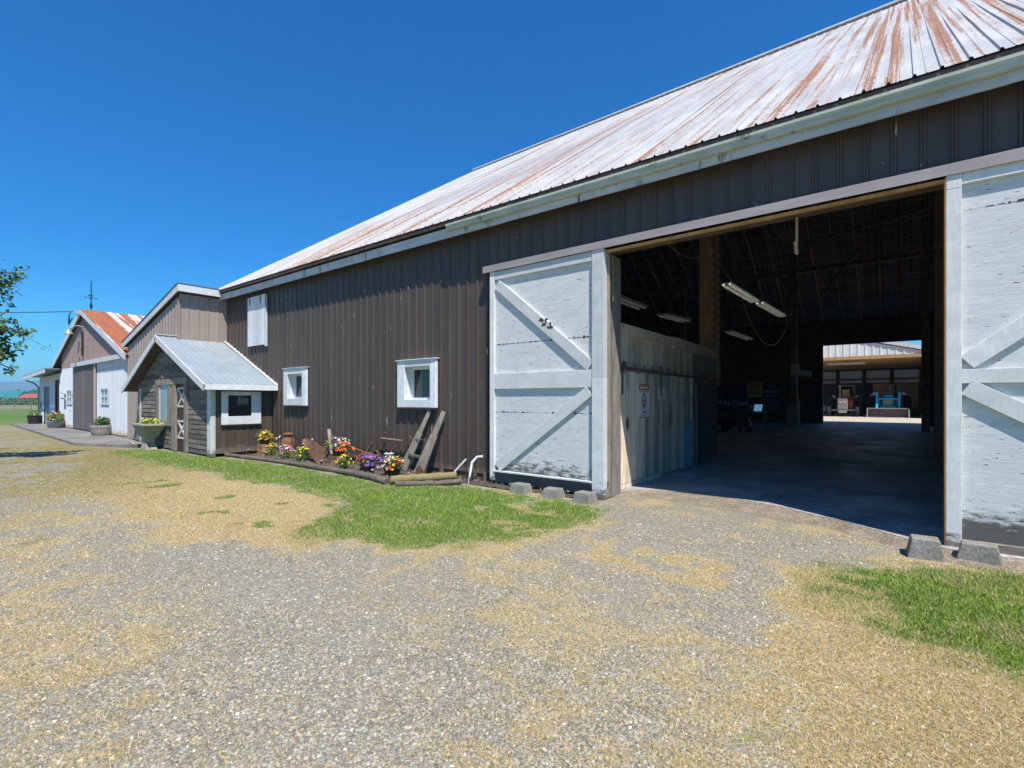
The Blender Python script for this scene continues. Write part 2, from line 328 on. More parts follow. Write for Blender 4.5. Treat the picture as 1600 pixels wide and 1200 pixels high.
ii, jj = np.meshgrid(np.arange(nx-1), np.arange(ny-1), indexing='ij'); q = (ii*ny + jj).ravel()
Fq = np.stack([q, q+ny, q+ny+1, q+1], 1)
gm, N, L, P = newmat('ground_gravel_and_grass')
at = N.new('ShaderNodeVertexColor'); at.layer_name = 'zone'; sp = N.new('ShaderNodeSeparateColor'); L.new(at.outputs['Color'], sp.inputs[0])
tc = N.new('ShaderNodeTexCoord')
def voro(sc):
    v = N.new('ShaderNodeTexVoronoi'); v.inputs['Scale'].default_value = sc; L.new(tc.outputs['Object'], v.inputs['Vector']); return v
v1 = voro(44); v2 = voro(95)
sc1 = N.new('ShaderNodeSeparateColor'); L.new(v1.outputs['Color'], sc1.inputs[0]); sc2 = N.new('ShaderNodeSeparateColor'); L.new(v2.outputs['Color'], sc2.inputs[0])
stone = [(.0, (.11,.11,.10)), (.25, (.38,.36,.31)), (.5, (.24,.25,.24)), (.7, (.40,.355,.26)), (.86, (.46,.44,.39)), (1.0, (.27,.22,.13))]
cA = n_ramp(N, L, sc1.outputs[0], stone); cB = n_ramp(N, L, sc2.outputs[0], stone)
grav = n_mix(N, L, n_ramp(N, L, sc1.outputs[1], [(.45, 0.0), (.55, 1.0)]), cA, cB)
gapcol = n_ramp(N, L, n_noise(N, L, 90, 2), [(.3, (.10, .085, .06)), (.7, (.22, .19, .10))])  # brown tone for the gaps, mixed in away from the cell centres
grav = n_mix(N, L, n_ramp(N, L, v2.outputs['Distance'], [(.42, 0.0), (.62, .85)]), grav, gapcol)
grav = n_mix(N, L, n_ramp(N, L, n_noise(N, L, .7, 4), [(.45, 0.0), (.7, .5)]), grav, (.27, .245, .21))
vm = N.new('ShaderNodeMapping'); vm.inputs['Scale'].default_value = (1, 1, 1); vm.inputs['Rotation'].default_value = (0, 0, .6); L.new(tc.outputs['Object'], vm.inputs['Vector'])
fb = n_noise(N, L, 60, 5, (1, .45, 1), .8); fb2 = n_noise(N, L, 60, 5, (.45, 1, 1), .8, (3, 1, 0))
strawf = n_mix(N, L, .5, fb, fb2)
straw = n_ramp(N, L, strawf, [(.32, (.16,.115,.055)), (.46, (.33,.25,.12)), (.58, (.50,.40,.22)), (.70, (.62,.52,.32))])
olive = n_ramp(N, L, strawf, [(.35, (.12,.10,.05)), (.55, (.27,.23,.10)), (.70, (.40,.34,.18))])
straw = n_mix(N, L, sp.outputs[2], straw, olive)
grn = n_ramp(N, L, strawf, [(.35, (.035,.075,.012)), (.52, (.09,.17,.03)), (.68, (.20,.27,.07))])
grn = n_mix(N, L, n_ramp(N, L, n_noise(N, L, .05, 3, (1, 1, 1)), [(.4, 0.0), (.6, .6)]), grn, (.16, .20, .07))
def breakup(o_, k):   # sharp-edged tufts instead of a soft blend
    v = n_math(N, L, 'ADD', o_, n_math(N, L, 'MULTIPLY', n_math(N, L, 'SUBTRACT', strawf, .5), k)); return n_ramp(N, L, v, [(.36, 0.0), (.62, 1.0)])
col = n_mix(N, L, breakup(sp.outputs[1], 2.6), grav, straw); col = n_mix(N, L, breakup(sp.outputs[0], 2.0), col, grn)
L.new(col, P.inputs['Base Color']); P.inputs['Roughness'].default_value = .95; P.inputs['Specular IOR Level'].default_value = .15
hgt = n_math(N, L, 'ADD', n_math(N, L, 'MULTIPLY', v1.outputs['Distance'], -1.0), n_math(N, L, 'MULTIPLY', strawf, 1.2)); n_bump(N, L, P, hgt, .7, .012)
me = bpy.data.meshes.new('ground'); me.vertices.add(len(V)); me.vertices.foreach_set('co', V.astype(np.float32).ravel())
me.loops.add(len(Fq)*4); me.loops.foreach_set('vertex_index', Fq.astype(np.int32).ravel()); me.polygons.add(len(Fq))
me.polygons.foreach_set('loop_start', np.arange(0, len(Fq)*4, 4, dtype=np.int32)); me.polygons.foreach_set('loop_total', np.full(len(Fq), 4, dtype=np.int32)); me.update(calc_edges=True)
za = me.color_attributes.new('zone', 'FLOAT_COLOR', 'POINT'); za.data.foreach_set('color', np.stack([G_, D_, O_, np.ones_like(G_)], 1).astype(np.float32).ravel())
me.materials.append(gm); me.polygons.foreach_set('use_smooth', [True]*len(Fq))
o = bpy.data.objects.new('ground', me); COL.objects.link(o); tag(o, kind='structure')
def ground_z(x, y): return (fbm(x, y, 1.3, 4) - .5) * .035 * ((x > -25) & (x < 5) & (y < 7))

# loose stones and blades, denser near the camera
fwd = np.array([-math.sin(YAW), math.cos(YAW)]); rgt = np.array([math.cos(YAW), math.sin(YAW)])
def scatter(n, d0, d1, power=1.0):
    t = RNG.random(n); d = (d0**(1-power) + t*(d1**(1-power) - d0**(1-power)))**(1/(1-power)) if power != 1 else d0*(d1/d0)**t
    l = (RNG.random(n)*2 - 1) * 1.12 * d + 0
    return d*fwd[0] + l*rgt[0], d*fwd[1] + l*rgt[1], d
def ok_area(x, y): return (y < 7.25) & (x < 4.5) & (x > -24) & ~((y > 5.5) & (x < -15.0)) & ~((y > 6.15) & (x < -7.3)) & ~((x < -20.5) & (y > 4.0))
def stones(n, d0, d1, s0, s1):
    x, y, d = scatter(n, d0, d1); g, dr, _ = zones(x, y)
    k = ok_area(x, y) & (RNG.random(n) > g*1.3) & (RNG.random(n) > dr*.85); x, y, d = x[k], y[k], d[k]; n = len(x)
    s = (s0 + (s1-s0)*RNG.random(n)**2.2) * (1 + .04*d); a = RNG.random(n)*6.283; z = ground_z(x, y)
    ang = np.arange(6)*math.pi/3; V = np.zeros((n, 13, 3)); jit = .5 + .8*RNG.random((n, 6)); el = (.4 + .6*RNG.random(n))[:, None]
    lx = np.cos(ang)[None]*jit; ly = np.sin(ang)[None]*jit*el
    ca, sa = np.cos(a)[:, None], np.sin(a)[:, None]; tx, ty = RNG.normal(0, .45, n), RNG.normal(0, .45, n)
    for ring, (sc, hz_) in enumerate(((1.0, .0), (.72, .42))):
        px, py = lx*sc, ly*sc; rx, ry = px*ca - py*sa, px*sa + py*ca
        hh = hz_ + (rx*tx[:, None] + ry*ty[:, None]) * (.5 if ring else 0)
        V[:, ring*6:ring*6+6, 0] = x[:, None] + rx*s[:, None]; V[:, ring*6:ring*6+6, 1] = y[:, None] + ry*s[:, None]; V[:, ring*6:ring*6+6, 2] = z[:, None] - .002 + hh*s[:, None]
    V[:, 12, 0] = x; V[:, 12, 1] = y; V[:, 12, 2] = z + .5*s
    tri = []
    for k_ in range(6):
        k2 = (k_+1) % 6; tri += [(k_, k2, 6+k2), (k_, 6+k2, 6+k_), (6+k_, 6+k2, 12)]
    tri = np.array(tri); Fc = (np.arange(n)[:, None, None]*13 + tri[None]).reshape(-1, 3)
    pal = np.array([[1.1, 1.05, .94]])*np.array([(.35,.35,.32),(.28,.30,.30),(.18,.19,.18),(.46,.45,.40),(.40,.36,.28),(.32,.27,.18),(.58,.56,.50),(.42,.34,.22)])
    c = pal[RNG.choice(8, n, p=[.22,.17,.19,.09,.13,.10,.02,.08])] * (.8 + .4*RNG.random(n))[:, None]
    return V.reshape(-1, 3), Fc, np.repeat(c, 18, 0)
Vs, Fs, Cs = stones(140000, 2.0, 11.0, .003, .0145)
m_stone = surf('stone', (1, 1, 1), (.8, .8, .8), (1, 1, 1), 60, rough=.9, bump=0)
o = fast_mesh('loose_gravel', Vs, Fs, Cs, m_stone, 3); tag(o, 'grey and tan crushed stones lying loose on the drive', 'gravel', kind='stuff')
def blades(n, d0, d1, mode):
    x, y, d = scatter(n, d0, d1); g, dr, olv = zones(x, y); r = RNG.random(n)
    if mode == 'green': k = ok_area(x, y) & (r < g)
    else: k = ok_area(x, y) & (r < dr*(1 - .75*g)*(.25 + 2.6*np.clip(fbm(x, y, 9.0, 2) - .33, 0, 1)*(1 - dr) + .9*dr)) & (dr > .08)
    x, y, d, g, olv = x[k], y[k], d[k], g[k], olv[k]; n = len(x)
    a = RNG.random(n)*6.283; b = RNG.random(n)*6.283; z = ground_z(x, y)
    wd = (.00035 + .0006*RNG.random(n)) * (1 + .40*d)
    if mode == 'green': h = (.012 + .022*RNG.random(n)) * (.5 + .7*g); lean = .5 + .8*RNG.random(n)
    else: h = .003 + .012*RNG.random(n)**1.6; lean = 1.0 + 2.6*RNG.random(n)
    L_ = h*lean
    P0 = np.stack([x - np.cos(a)*wd, y - np.sin(a)*wd, z - .002], 1); P1 = np.stack([x + np.cos(a)*wd, y + np.sin(a)*wd, z - .002], 1)
    P2 = np.stack([x + np.cos(b)*L_*.45 + np.cos(a)*wd*.7, y + np.sin(b)*L_*.45 + np.sin(a)*wd*.7, z + h*.7], 1); P3 = np.stack([x + np.cos(b)*L_*.45 - np.cos(a)*wd*.7, y + np.sin(b)*L_*.45 - np.sin(a)*wd*.7, z + h*.7], 1)
    P4 = np.stack([x + np.cos(b)*L_, y + np.sin(b)*L_, z + h], 1)
    V = np.stack([P0, P1, P2, P3, P4], 1).reshape(-1, 3); base = np.arange(n)[:, None]*5
    Fc = np.concatenate([base + np.array([0,1,2]), base + np.array([0,2,3]), base + np.array([3,2,4])], 0)
    if mode == 'green':
        pal = np.array([(.12,.24,.015),(.20,.33,.025),(.30,.40,.04),(.07,.15,.012),(.42,.42,.10),(.55,.47,.20)])
        patch = fbm(x, y, 1.6, 3); pr = [.24,.28,.2,.14,.08,.06]; c = pal[RNG.choice(6, n, p=pr)] * (.65 + .7*patch)[:, None]
        dead = RNG.random(n) > g*1.15 - 1.3*np.clip(.44 - fbm(x + 5, y, 1.9, 3), 0, 1)*2; c *= .88; c[dead] = np.array([.48,.38,.19]) * (.7 + .5*RNG.random(dead.sum()))[:, None]
    else:
        pal = np.array([(.64,.48,.24),(.78,.62,.36),(.47,.34,.16),(.26,.19,.08),(.33,.29,.09),(.15,.18,.03)])
        c = pal[RNG.choice(6, n, p=[.24,.19,.17,.14,.18,.08])] * (.8 + .35*RNG.random(n))[:, None]
        c = c * (1 - .38*olv[:, None]*np.array([.8, .65, 1.1]))
    c = np.concatenate([c, c, c], 0); return V, Fc, c
m_blade = surf('grass_blade', (1, 1, 1), (.95, .95, .95), (1, 1, 1), 30, rough=.75, bump=0)
V, Fc, c = blades(520000, 3.0, 17.0, 'green'); o = fast_mesh('lawn_grass', V, Fc, c, m_blade, 3); tag(o, 'short green lawn grass, yellowing towards its edges', 'grass', kind='stuff')
V, Fc, c = blades(1050000, 1.9, 17.0, 'dry'); o = fast_mesh('dry_grass', V, Fc, c, m_blade, 3); tag(o, 'dry straw coloured grass spreading over the gravel', 'dry grass', kind='stuff')

# ---------------------------------------------------------------- ribbed sheet walls
def ribbed(mb, axis, a0, a1, fixed, zb, zt, pitch=.24, rib=.05, h=.022, sign=-1, holes=(), off=0, double=True):
    """sheet metal cladding running along X (axis 'x', plane Y=fixed) or along Y (axis 'y', plane X=fixed); holes (a0,a1,z0,z1)"""
    prof = []; n0 = math.floor((a0 - off) / pitch); k = n0
    while off + k*pitch < a1 + pitch:
        c = off + k*pitch
        prof += [(c - rib/2 - .012, 0), (c - rib/2, h), (c - .004, h), (c, h*.55 if double else h), (c + .004, h), (c + rib/2, h), (c + rib/2 + .012, 0)]; k += 1
    bs = sorted(set([a0, a1] + [p[0] for p in prof if a0 < p[0] < a1] + [q_ for hl in holes for q_ in hl[:2] if a0 < q_ < a1]))
    import bisect
    px = [p[0] for p in prof]
    def hh(a):
        i = bisect.bisect_left(px, a)
        if i == 0: return prof[0][1]
        if i >= len(px): return prof[-1][1]
        (x0, h0), (x1, h1) = prof[i-1], prof[i]; return h0 if x1 == x0 else h0 + (h1-h0)*(a-x0)/(x1-x0)
    for a, b in zip(bs, bs[1:]):
        if b - a < 1e-6: continue
        mid = (a+b)/2; hs_ = sorted([(hl[2], hl[3]) for hl in holes if hl[0] <= mid <= hl[1]])
        segs = []; cur = None
        for (h0, h1) in hs_: segs.append((cur, h0)); cur = h1
        segs.append((cur, None))
        for s0, s1 in segs:
            q_ = []
            for aa, top in ((a, 0), (b, 0), (b, 1), (a, 1)):
                z = (s1 if s1 is not None else zt(aa)) if top else (s0 if s0 is not None else zb(aa))
                f_ = fixed + sign*hh(aa); q_.append((aa, f_, z) if axis == 'x' else (f_, aa, z))
            if q_[2][2] - q_[1][2] < 1e-4 and q_[3][2]-q_[0][2] < 1e-4: continue
            mb.face(q_)
def flat_wall(mb, x0, x1, y, zb, zt, holes=()):
    bs = sorted(set([x0, x1] + [q_ for h in holes for q_ in h[:2]]))
    for a, b in zip(bs, bs[1:]):
        mid = (a+b)/2; hs_ = sorted([(h[2], h[3]) for h in holes if h[0] <= mid <= h[1]]); cur = zb
        for (h0, h1) in hs_:
            if h0 > cur: mb.face([(a,y,cur),(b,y,cur),(b,y,h0),(a,y,h0)])
            cur = h1
        if zt(mid) > cur: mb.face([(a,y,cur),(b,y,cur),(b,y,zt(b)),(a,y,zt(a))])

# ---------------------------------------------------------------- the big barn
XL, XR, YF, YB, YR = -18.95, 12.0, 7.40, 34.0, 20.7
ev = lambda x: 4.90 + (0.93 - x) * .0128          # fascia foot rises a little to the left
barn = thing('barn', (-4, 20, 0), 'big brown metal clad barn with rusted white roof and open white sliding doors', 'barn')
WIN2 = (-8.99, -8.12, 1.66, 2.40); WIN1 = (-14.40, -13.55, 1.70, 2.41); DOOR = (-3.85, .42, -1, 4.12)
mb = MB(); ribbed(mb, 'x', XL, XR, YF, lambda x: .17 if x < 0 else .12, lambda x: ev(x) + .2, pitch=.268, holes=[WIN1, WIN2, DOOR], off=.17)
mb.build('front_wall', m_brown, barn)
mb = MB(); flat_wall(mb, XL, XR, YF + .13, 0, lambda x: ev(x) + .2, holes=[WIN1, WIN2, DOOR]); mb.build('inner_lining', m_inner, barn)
mb = MB(); mb.box(XL, -3.95, YF + .03, YF + .12, -.1, .19); mb.box(.5, XR, YF + .03, YF + .12, -.1, .19)
for x in (-6.62, -7.9, -6.9): mb.box(x, x + .09, YF - .02, YF + .03, -.05, .2, (1.6, 1.6, 1.4))
mb.build('foundation', m_inner, barn)
# end and rear walls
def rf(y, x=0):  # underside of roof
    zf = ev(x) + .24
    return zf + (14.68 - zf) * (y - 7.05) / (YR - 7.05) if y < YR else 14.68 - (y - YR) * (14.68 - 6.32) / (YB - YR)
for X_ in (XL, XR):
    mb = MB()
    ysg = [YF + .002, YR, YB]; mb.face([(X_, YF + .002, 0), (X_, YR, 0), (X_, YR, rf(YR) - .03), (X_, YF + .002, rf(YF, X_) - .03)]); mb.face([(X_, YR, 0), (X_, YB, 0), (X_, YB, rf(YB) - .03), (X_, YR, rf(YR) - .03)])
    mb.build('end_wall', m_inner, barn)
mb = MB(); flat_wall(mb, XL, XR, YB, 0, lambda x: 6.46, holes=[(-3.72, 1.0, -1, 4.84)])
mb.box(-3.84, -3.72, YB - .08, YB + .1, 0.2, 4.84, (1.5, 1.3, 1.1)); mb.box(1.0, 1.12, YB - .08, YB + .1, .2, 4.84)
for z in (5.3, 5.9): mb.box(XL, XR, YB - .16, YB - .02, z, z + .12)
for k in range(24): mb.box(XL + k*1.3, XL + k*1.3 + .1, YB - .02, YB - .005, 4.9, 6.3)
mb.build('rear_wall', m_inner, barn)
mb = MB(); mb.box(-3.84, -3.73, YB + .11, YB + .19, .2, 4.8); mb.box(-3.86, 1.0, YB + .11, YB + .2, 4.84, 4.9); mb.build('rear_door_trim', m_white, barn)
# roof
mb = MB(); y0, zridge = 7.03, 14.75; pit = .23; x = XL - .30
def roof_strip(mb, xa, xb, ha, hb, ys0, zs0f, ys1, zs1, seg=1):
    mb.face([(xa, ys0, zs0f(xa) + ha), (xb, ys0, zs0f(xb) + hb), (xb, ys1, zs1 + hb), (xa, ys1, zs1 + ha)])
while x < XR + .3:
    for a, b, ha, hb in ((0, .012, 0, .028), (.012, .03, .028, .028), (.03, .042, .028, 0), (.042, .115, 0, 0), (.115, .12, 0, .008), (.12, .127, .008, .008), (.127, .132, .008, 0), (.132, pit, 0, 0)):
        roof_strip(mb, x + a, x + b, ha, hb, y0, lambda q_: ev(q_) + .315, YR, zridge)
    x += pit
xe = x
mb.face([(XL - .3, YR, zridge), (xe, YR, zridge), (xe, YB + .4, 6.12), (XL - .3, YB + .4, 6.12)])
mb.face([(XL - .3, y0 + .03, ev(XL) + .30), (xe, y0 + .03, ev(xe) + .30), (xe, YR, zridge - .04), (XL - .3, YR, zridge - .04)])
roof = mb.build('roof', m_roof, barn)
mb = MB(); mb.bar((XL - .3, YR, zridge + .03), (xe, YR, zridge + .03), .34, .05); mb.build('ridge_cap', m_white, roof)
def eave_board(mb, xa, xb, ya, yb, h0, h1, n=12, col=None):
    for i in range(n):
        a, b = xa + (xb-xa)*i/n, xa + (xb-xa)*(i+1)/n; k = random.uniform(.9, 1.05); c = col or (k, k, k)
        e1 = .004*random.uniform(-1, 1)
        mb.hexa([(a, ya, ev(a)+h0+e1), (b, ya, ev(b)+h0+e1), (b, yb, ev(b)+h0+e1), (a, yb, ev(a)+h0+e1)], [(a, ya, ev(a)+h1), (b, ya, ev(b)+h1), (b, yb, ev(b)+h1), (a, yb, ev(a)+h1)], c)
mb = MB(); eave_board(mb, XL - .3, XR, 7.13, 7.16, 0, .20, 14); mb.build('fascia', m_fascia, roof)
mb = MB(); eave_board(mb, XL - .3, XR, 7.05, 7.12, .236, .298, 60); eave_board(mb, XL - .3, XR, 7.17, 7.40, .13, .15, 6, (.5, .5, .5)); mb.build('eave_soffit', m_inner, roof)
mb = MB(); gp = [(7.125, .115), (7.06, .115), (7.045, .14), (7.045, .175), (7.02, .20), (7.02, .235), (7.035, .235), (7.035, .205), (7.06, .18), (7.06, .145), (7.125, .13)]
for i in range(16):
    a, b = -7.34 + 19.3*i/16, -7.34 + 19.3*(i+1)/16
    for (ya, za), (yb_, zb_) in zip(gp, gp[1:]): mb.face([(a, ya, ev(a)+za), (b, ya, ev(b)+za), (b, yb_, ev(b)+zb_), (a, yb_, ev(a)+zb_)])
mb.face([(-7.34, y_, ev(-7.34) + z_) for y_, z_ in gp[:6]])
mb.build('gutter', m_gutter, roof)
# rake board on the left end
mb = MB(); mb.bar((XL - .3, 7.1, ev(XL) + .18), (XL - .3, YR, 14.62), .03, .2, up=(0, -.57, .82)); mb.build('rake_board', m_trim, roof)
# rafters, battens, beams under the roof
mb = MB()
for k in range(34):
    x = XL + .5 + k*.92; k_ = random.uniform(.8, 1.3)
    mb.bar((x, YR, 14.55), (x, YB, 6.22), .06, .16, col=(k_*2.0, k_*1.8, k_*1.7))
mb.build('rear_rafters', m_beam, barn)
mb = MB()
for k in range(62):
    t = k/62; y = YR + .1 + t*(YB - YR - .2); z = 14.70 - (y - YR)*(14.68-6.32)/(YB-YR); k_ = random.uniform(.4, 1.8)
    for j in range(4):
        xa = XL + j*7.7; k_ = random.uniform(.5, 2.4); mb.box(xa, xa + 7.69, y, y + .10, z - .055 - random.random()*.01, z - .03, (k_, k_*.85, k_*.8))
mb.build('roof_battens', m_beam, barn)
for x in (-4.45, .75, 6.0, -10.2):
    for y in (16.6, 28.9):
        if (x, y) == (-4.45, 16.6): continue
        m_ = MB(); m_.box(x - .14, x + .14, y, y + .28, .1, rf(y) - .25); ps = m_.build('interior_post', m_beam, barn)
        if (x, y) == (-4.45, 28.9):
            m_ = MB(); m_.hexa([(x-.36, y-.2, .1), (x+.25, y-.2, .1), (x+.25, y+.45, .1), (x-.36, y+.45, .1)], [(x-.30, y-.12, 1.42), (x+.18, y-.12, 1.42), (x+.18, y+.4, 1.42), (x-.30, y+.4, 1.42)]); m_.build('concrete_pier', m_cast, ps)
for y in (16.6, 28.9):
    m_ = MB(); m_.bar((XL, y + .14, 8.3), (XR, y + .14, 8.3), .2, .25); m_.build('tie_beam', m_beam, barn)
for a, b in (((-4.13, 20, 8.5), (-3.0, 20, 7.0)),):
    m_ = MB(); m_.bar(a, b, .25, .26, up=(0, 1, 0)); m_.bar((-6.0, 20, 10.6), (-4.1, 20, 8.5), .25, .26, up=(0, 1, 0)); m_.build('brace', m_beam, barn)
m_ = MB(); m_.bar((-2.9, 26, 6.3), (-1.0, 26, 9.0), .1, .12, up=(0, 1, 0)); m_.bar((-.9, 26, 6.0), (-.9, 26, 10.4), .12, .12); m_.bar((-3.6, 26, 8.8), (2.0, 26, 9.6), .14, .16, up=(0, 1, 0)); m_.build('roof_truss', m_beam, barn)
# golden front post with its cleat, then the door jambs
mb = MB(); mb.box(-4.50, -4.14, 14.1, 14.4, 0.05, 6.6); near_post = mb.build('front_post', m_gold, barn)
mb = MB(); mb.box(-4.12, -4.02, 14.28, 14.4, 2.05, 6.6); mb.build('cleat', m_beam, near_post)
mb = MB(); mb.box(.43, .60, 7.56, 8.75, .05, 5.0, (.7, .7, .7)); mb.box(.36, .43, 7.42, 7.5, .05, 4.12, (1.2, 1.2, 1.2)); mb.build('right_jamb', m_beam, barn)
mb = MB(); mb.box(.350, .357, 7.22, 7.40, .05, 4.10, (1.1, .9, .7)); mb.build('door_edge_strip', m_gold, barn)
mb = MB(); mb.box(-3.95, -3.86, 7.37, 7.88, .02, 4.1, (.9, .95, 1)); mb.box(-3.85, -3.80, 7.34, 7.37, .3, 4.1, (1.1, 1.1, 1.1)); mb.build('left_jamb', m_greywood, barn)
# flashing and lintel over the doors
mb = MB(); n = 11; xa = -6.48
for i in range(n):
    a, b = xa + (XR-xa)*i/n, xa + (XR-xa)*(i+1)/n; k = random.uniform(.95, 1.05); dz = random.uniform(-.006, .006)
    e_ = lambda q_: (q_ + 6.5)*-.004
    mb.hexa([(a, 7.205, 4.140+dz+e_(a)), (b, 7.205, 4.140+dz+e_(b)), (b, 7.215, 4.140+dz+e_(b)), (a, 7.215, 4.140+dz+e_(a))], [(a, 7.205, 4.262+e_(a)), (b, 7.205, 4.262+e_(b)), (b, 7.215, 4.262+e_(b)), (a, 7.215, 4.262+e_(a))], (k, k, k))
    mb.hexa([(a, 7.206, 4.258+e_(a)), (b, 7.206, 4.258+e_(b)), (b, 7.372, 4.292), (a, 7.372, 4.292)], [(a, 7.206, 4.264+e_(a)), (b, 7.206, 4.264+e_(b)), (b, 7.372, 4.30), (a, 7.372, 4.30)], (k, k, k))
mb.build('door_flashing', m_flash, barn)
mb = MB(); mb.box(-3.85, .42, 7.30, 7.36, 4.082, 4.118); mb.build('door_lintel', m_gold, barn); mb = MB(); mb.box(-3.85, .42, 7.40, 7.60, 4.10, 4.26); mb.build('header_beam', m_inner, barn)
mb = MB(); mb.bar((-1.11, 7.44, 4.06), (-1.11, 7.44, 3.60), .05, .025); mb.bar((-1.13, 7.45, 3.75), (-1.11, 7.44, 3.58), .03, .03); mb.build('hanging_stick', m_gold, barn)
# windows in the barn wall
def barn_window(x0, x1, z0, z1, hole, parent, wt=m_wint, Y0=7.30, depth=.20):
    a0, a1, b0, b1 = hole; mb = MB()
    mb.box(x0, a0, Y0, YF - .025, z0, z1); mb.box(a1, x1, Y0, YF - .025, z0, z1)
    mb.box(a0 + .001, a1 - .001, Y0 + .003, YF - .025, b1, z1 - .002); mb.box(a0 + .001, a1 - .001, Y0 + .003, YF - .025, z0 + .002, b0)
    w_ = mb.build('window', wt, parent, bevel=.006)
    mb = MB(); t = .025; Yr = YF + depth
    mb.box(a0 - t, a0, YF - .02, Yr, b0 - t, b1 + t); mb.box(a1, a1 + t, YF - .02, Yr, b0 - t, b1 + t); mb.box(a0, a1, YF - .02, Yr, b0 - t, b0); mb.box(a0, a1, YF - .02, Yr, b1, b1 + t)
    mb.box(a0, a0 + .05, Yr - .06, Yr - .02, b0, b1); mb.box(a1 - .05, a1, Yr - .06, Yr - .02, b0, b1); mb.box(a0 + .05, a1 - .05, Yr - .06, Yr - .02, b0, b0 + .05); mb.box(a0 + .05, a1 - .05, Yr - .06, Yr - .02, b1 - .05, b1)
    mb.build('sash', wt, w_)
    mb = MB(); mb.box(a0 + .04, a1 - .04, Yr - .03, Yr - .024, b0 + .04, b1 - .04); mb.build('pane', m_glass, w_)
    mb = MB(); mb.box(x0 - .01, x1 + .01, Y0 - .02, YF, z0 - .035, z0 - .003, (.5, .5, .5)); mb.build('drip_sill', m_inner, w_)
    mb = MB(); mb.box(x0 - .03, x1 + .03, Y0 - .03, YF, z1 + .003, z1 + .02); mb.build('head_flashing', wt, w_)
barn_window(-9.24, -7.94, 1.48, 2.55, WIN2, barn); barn_window(-14.63, -13.34, 1.49, 2.58, WIN1, barn)
# loft hatch
mb = MB()
for k in range(6): x = -17.05 + k*.2; mb.box(x, x + .197, 7.31, 7.345, 3.42, 5.02)
ht = mb.build('loft_hatch', m_wint, barn)
mb = MB(); mb.box(-15.84, -15.78, 7.30, 7.37, 3.36, 5.0); mb.build('edge_board', m_wframe, ht)
mb = MB(); mb.box(-16.9, -16.86, 7.295, 7.309, 4.75, 5.0); mb.build('hinge_strap', m_rust, ht); mb = MB(); mb.box(-16.15, -16.11, 7.295, 7.309, 4.75, 5.0); mb.build('hinge_strap', m_rust, ht)
# big sliding doors
def slide_door(x0, x1, label, lay, seams):
    mb = MB(); zs_ = [.06] + seams + [4.14]
    for i, (z, z2) in enumerate(zip(zs_, zs_[1:])): mb.box(x0, x1, 7.285 + .002*(i % 2), 7.335, z, z2 - .004, (1, 1, 1))
    d = mb.build('sliding_door', m_wwood, barn, label=label)
    mb = MB(); lay(mb); mb.build('door_frame', m_wframe, d, bevel=.004)
    mb = MB()
    for z in seams:
        x = x0 + .13
        while x < x1 - .1:
            w_ = random.uniform(.01, .09); hh_ = random.choice((.006, .01, .02, .03)) * random.uniform(.6, 1.3)
            if random.random() < .72: mb.mesh([(x, 7.2835, z - hh_*random.random()), (x + w_, 7.2835, z - hh_*.4), (x + w_*.8, 7.2835, z + hh_*random.random()), (x + w_*.2, 7.2835, z + hh_*.8)], [(0, 1, 2, 3)], (.8, .8, .8))
            x += w_ * random.uniform(.8, 1.5)
    if seams: mb.build('cracked_seam', m_crack, d)
    return d
m_crack = surf('bare_cracked_wood', (.10, .075, .055), rough=.9, bump=.2)
YD0, YD1 = 7.235, 7.284
def layL(mb):
    mb.box(-6.32, -6.21, YD0, YD1, .10, 4.14); mb.box(-4.06, -3.84, YD0 - .012, YD1 + .06, .0, 2.02); mb.box(-4.06, -3.84, YD0 - .010, YD1 + .058, 2.024, 4.14)
    mb.box(-6.208, -4.062, YD0 + .003, YD1, 3.97, 4.13); mb.box(-6.208, -4.062, YD0 + .002, YD1, 1.86, 2.16); mb.box(-6.208, -4.062, YD0 - .02, YD1, .265, .295)
dL = slide_door(-6.33, -3.86, 'left sliding door with stained foot', layL, [1.42, 2.72])
for a, b in (((-6.14, 3.88), (-4.10, 2.22)), ((-4.12, 1.80), (-6.13, .36))):
    mb = MB(); mb.bar((a[0], YD0 + .026, a[1]), (b[0], YD0 + .026, b[1]), .05, .19, up=(0, 0, 1)); mb.build('brace', m_wframe, dL, bevel=.004)
def layR(mb):
    mb.box(.36, .49, YD0 - .012, YD1 + .05, .0, 3.96); mb.box(.362, .49, YD0 - .010, YD1, 3.965, 4.12); mb.box(.492, 2.88, YD0 + .002, YD1, 4.0, 4.13); mb.box(2.88, 3.0, YD0, YD1, .1, 4.13)
    mb.box(.492, 2.88, YD0 + .001, YD1, 1.83, 1.985)
dR = slide_door(.37, 3.0, 'right sliding door with flaking paint', layR, [3.72])
for a, b in (((.53, 2.06), (2.86, 3.95)), ((.53, 1.79), (2.86, .30))):
    mb = MB(); mb.bar((a[0], YD0 + .025, a[1]), (b[0], YD0 + .025, b[1]), .05, .18, up=(0, 0, 1)); mb.build('brace', m_wframe, dR, bevel=.004)
mb = MB(); mb.box(.62, 3.1, 7.20, 7.30, .0, .13); mb.build('rotted_sill', m_siding, dR)
mb = MB()
for x, z in ((-4.9, 2.98), (-5.05, 3.05)):
    for _ in range(7):
        xx, zz = x + random.uniform(-.08, .08), z + random.uniform(-.05, .05); a_ = random.uniform(.015, .055); y_ = YD0 - .002 - random.random()*.004
        mb.mesh([(xx - a_, y_, zz - a_*.4), (xx + a_*.7, y_, zz - a_*.6), (xx + a_, y_, zz + a_*.3), (xx - a_*.4, y_, zz + a_*.5)], [(0, 1, 2, 3)], (.5, .5, .5))
mb.build('broken_patch', m_rust, dL)
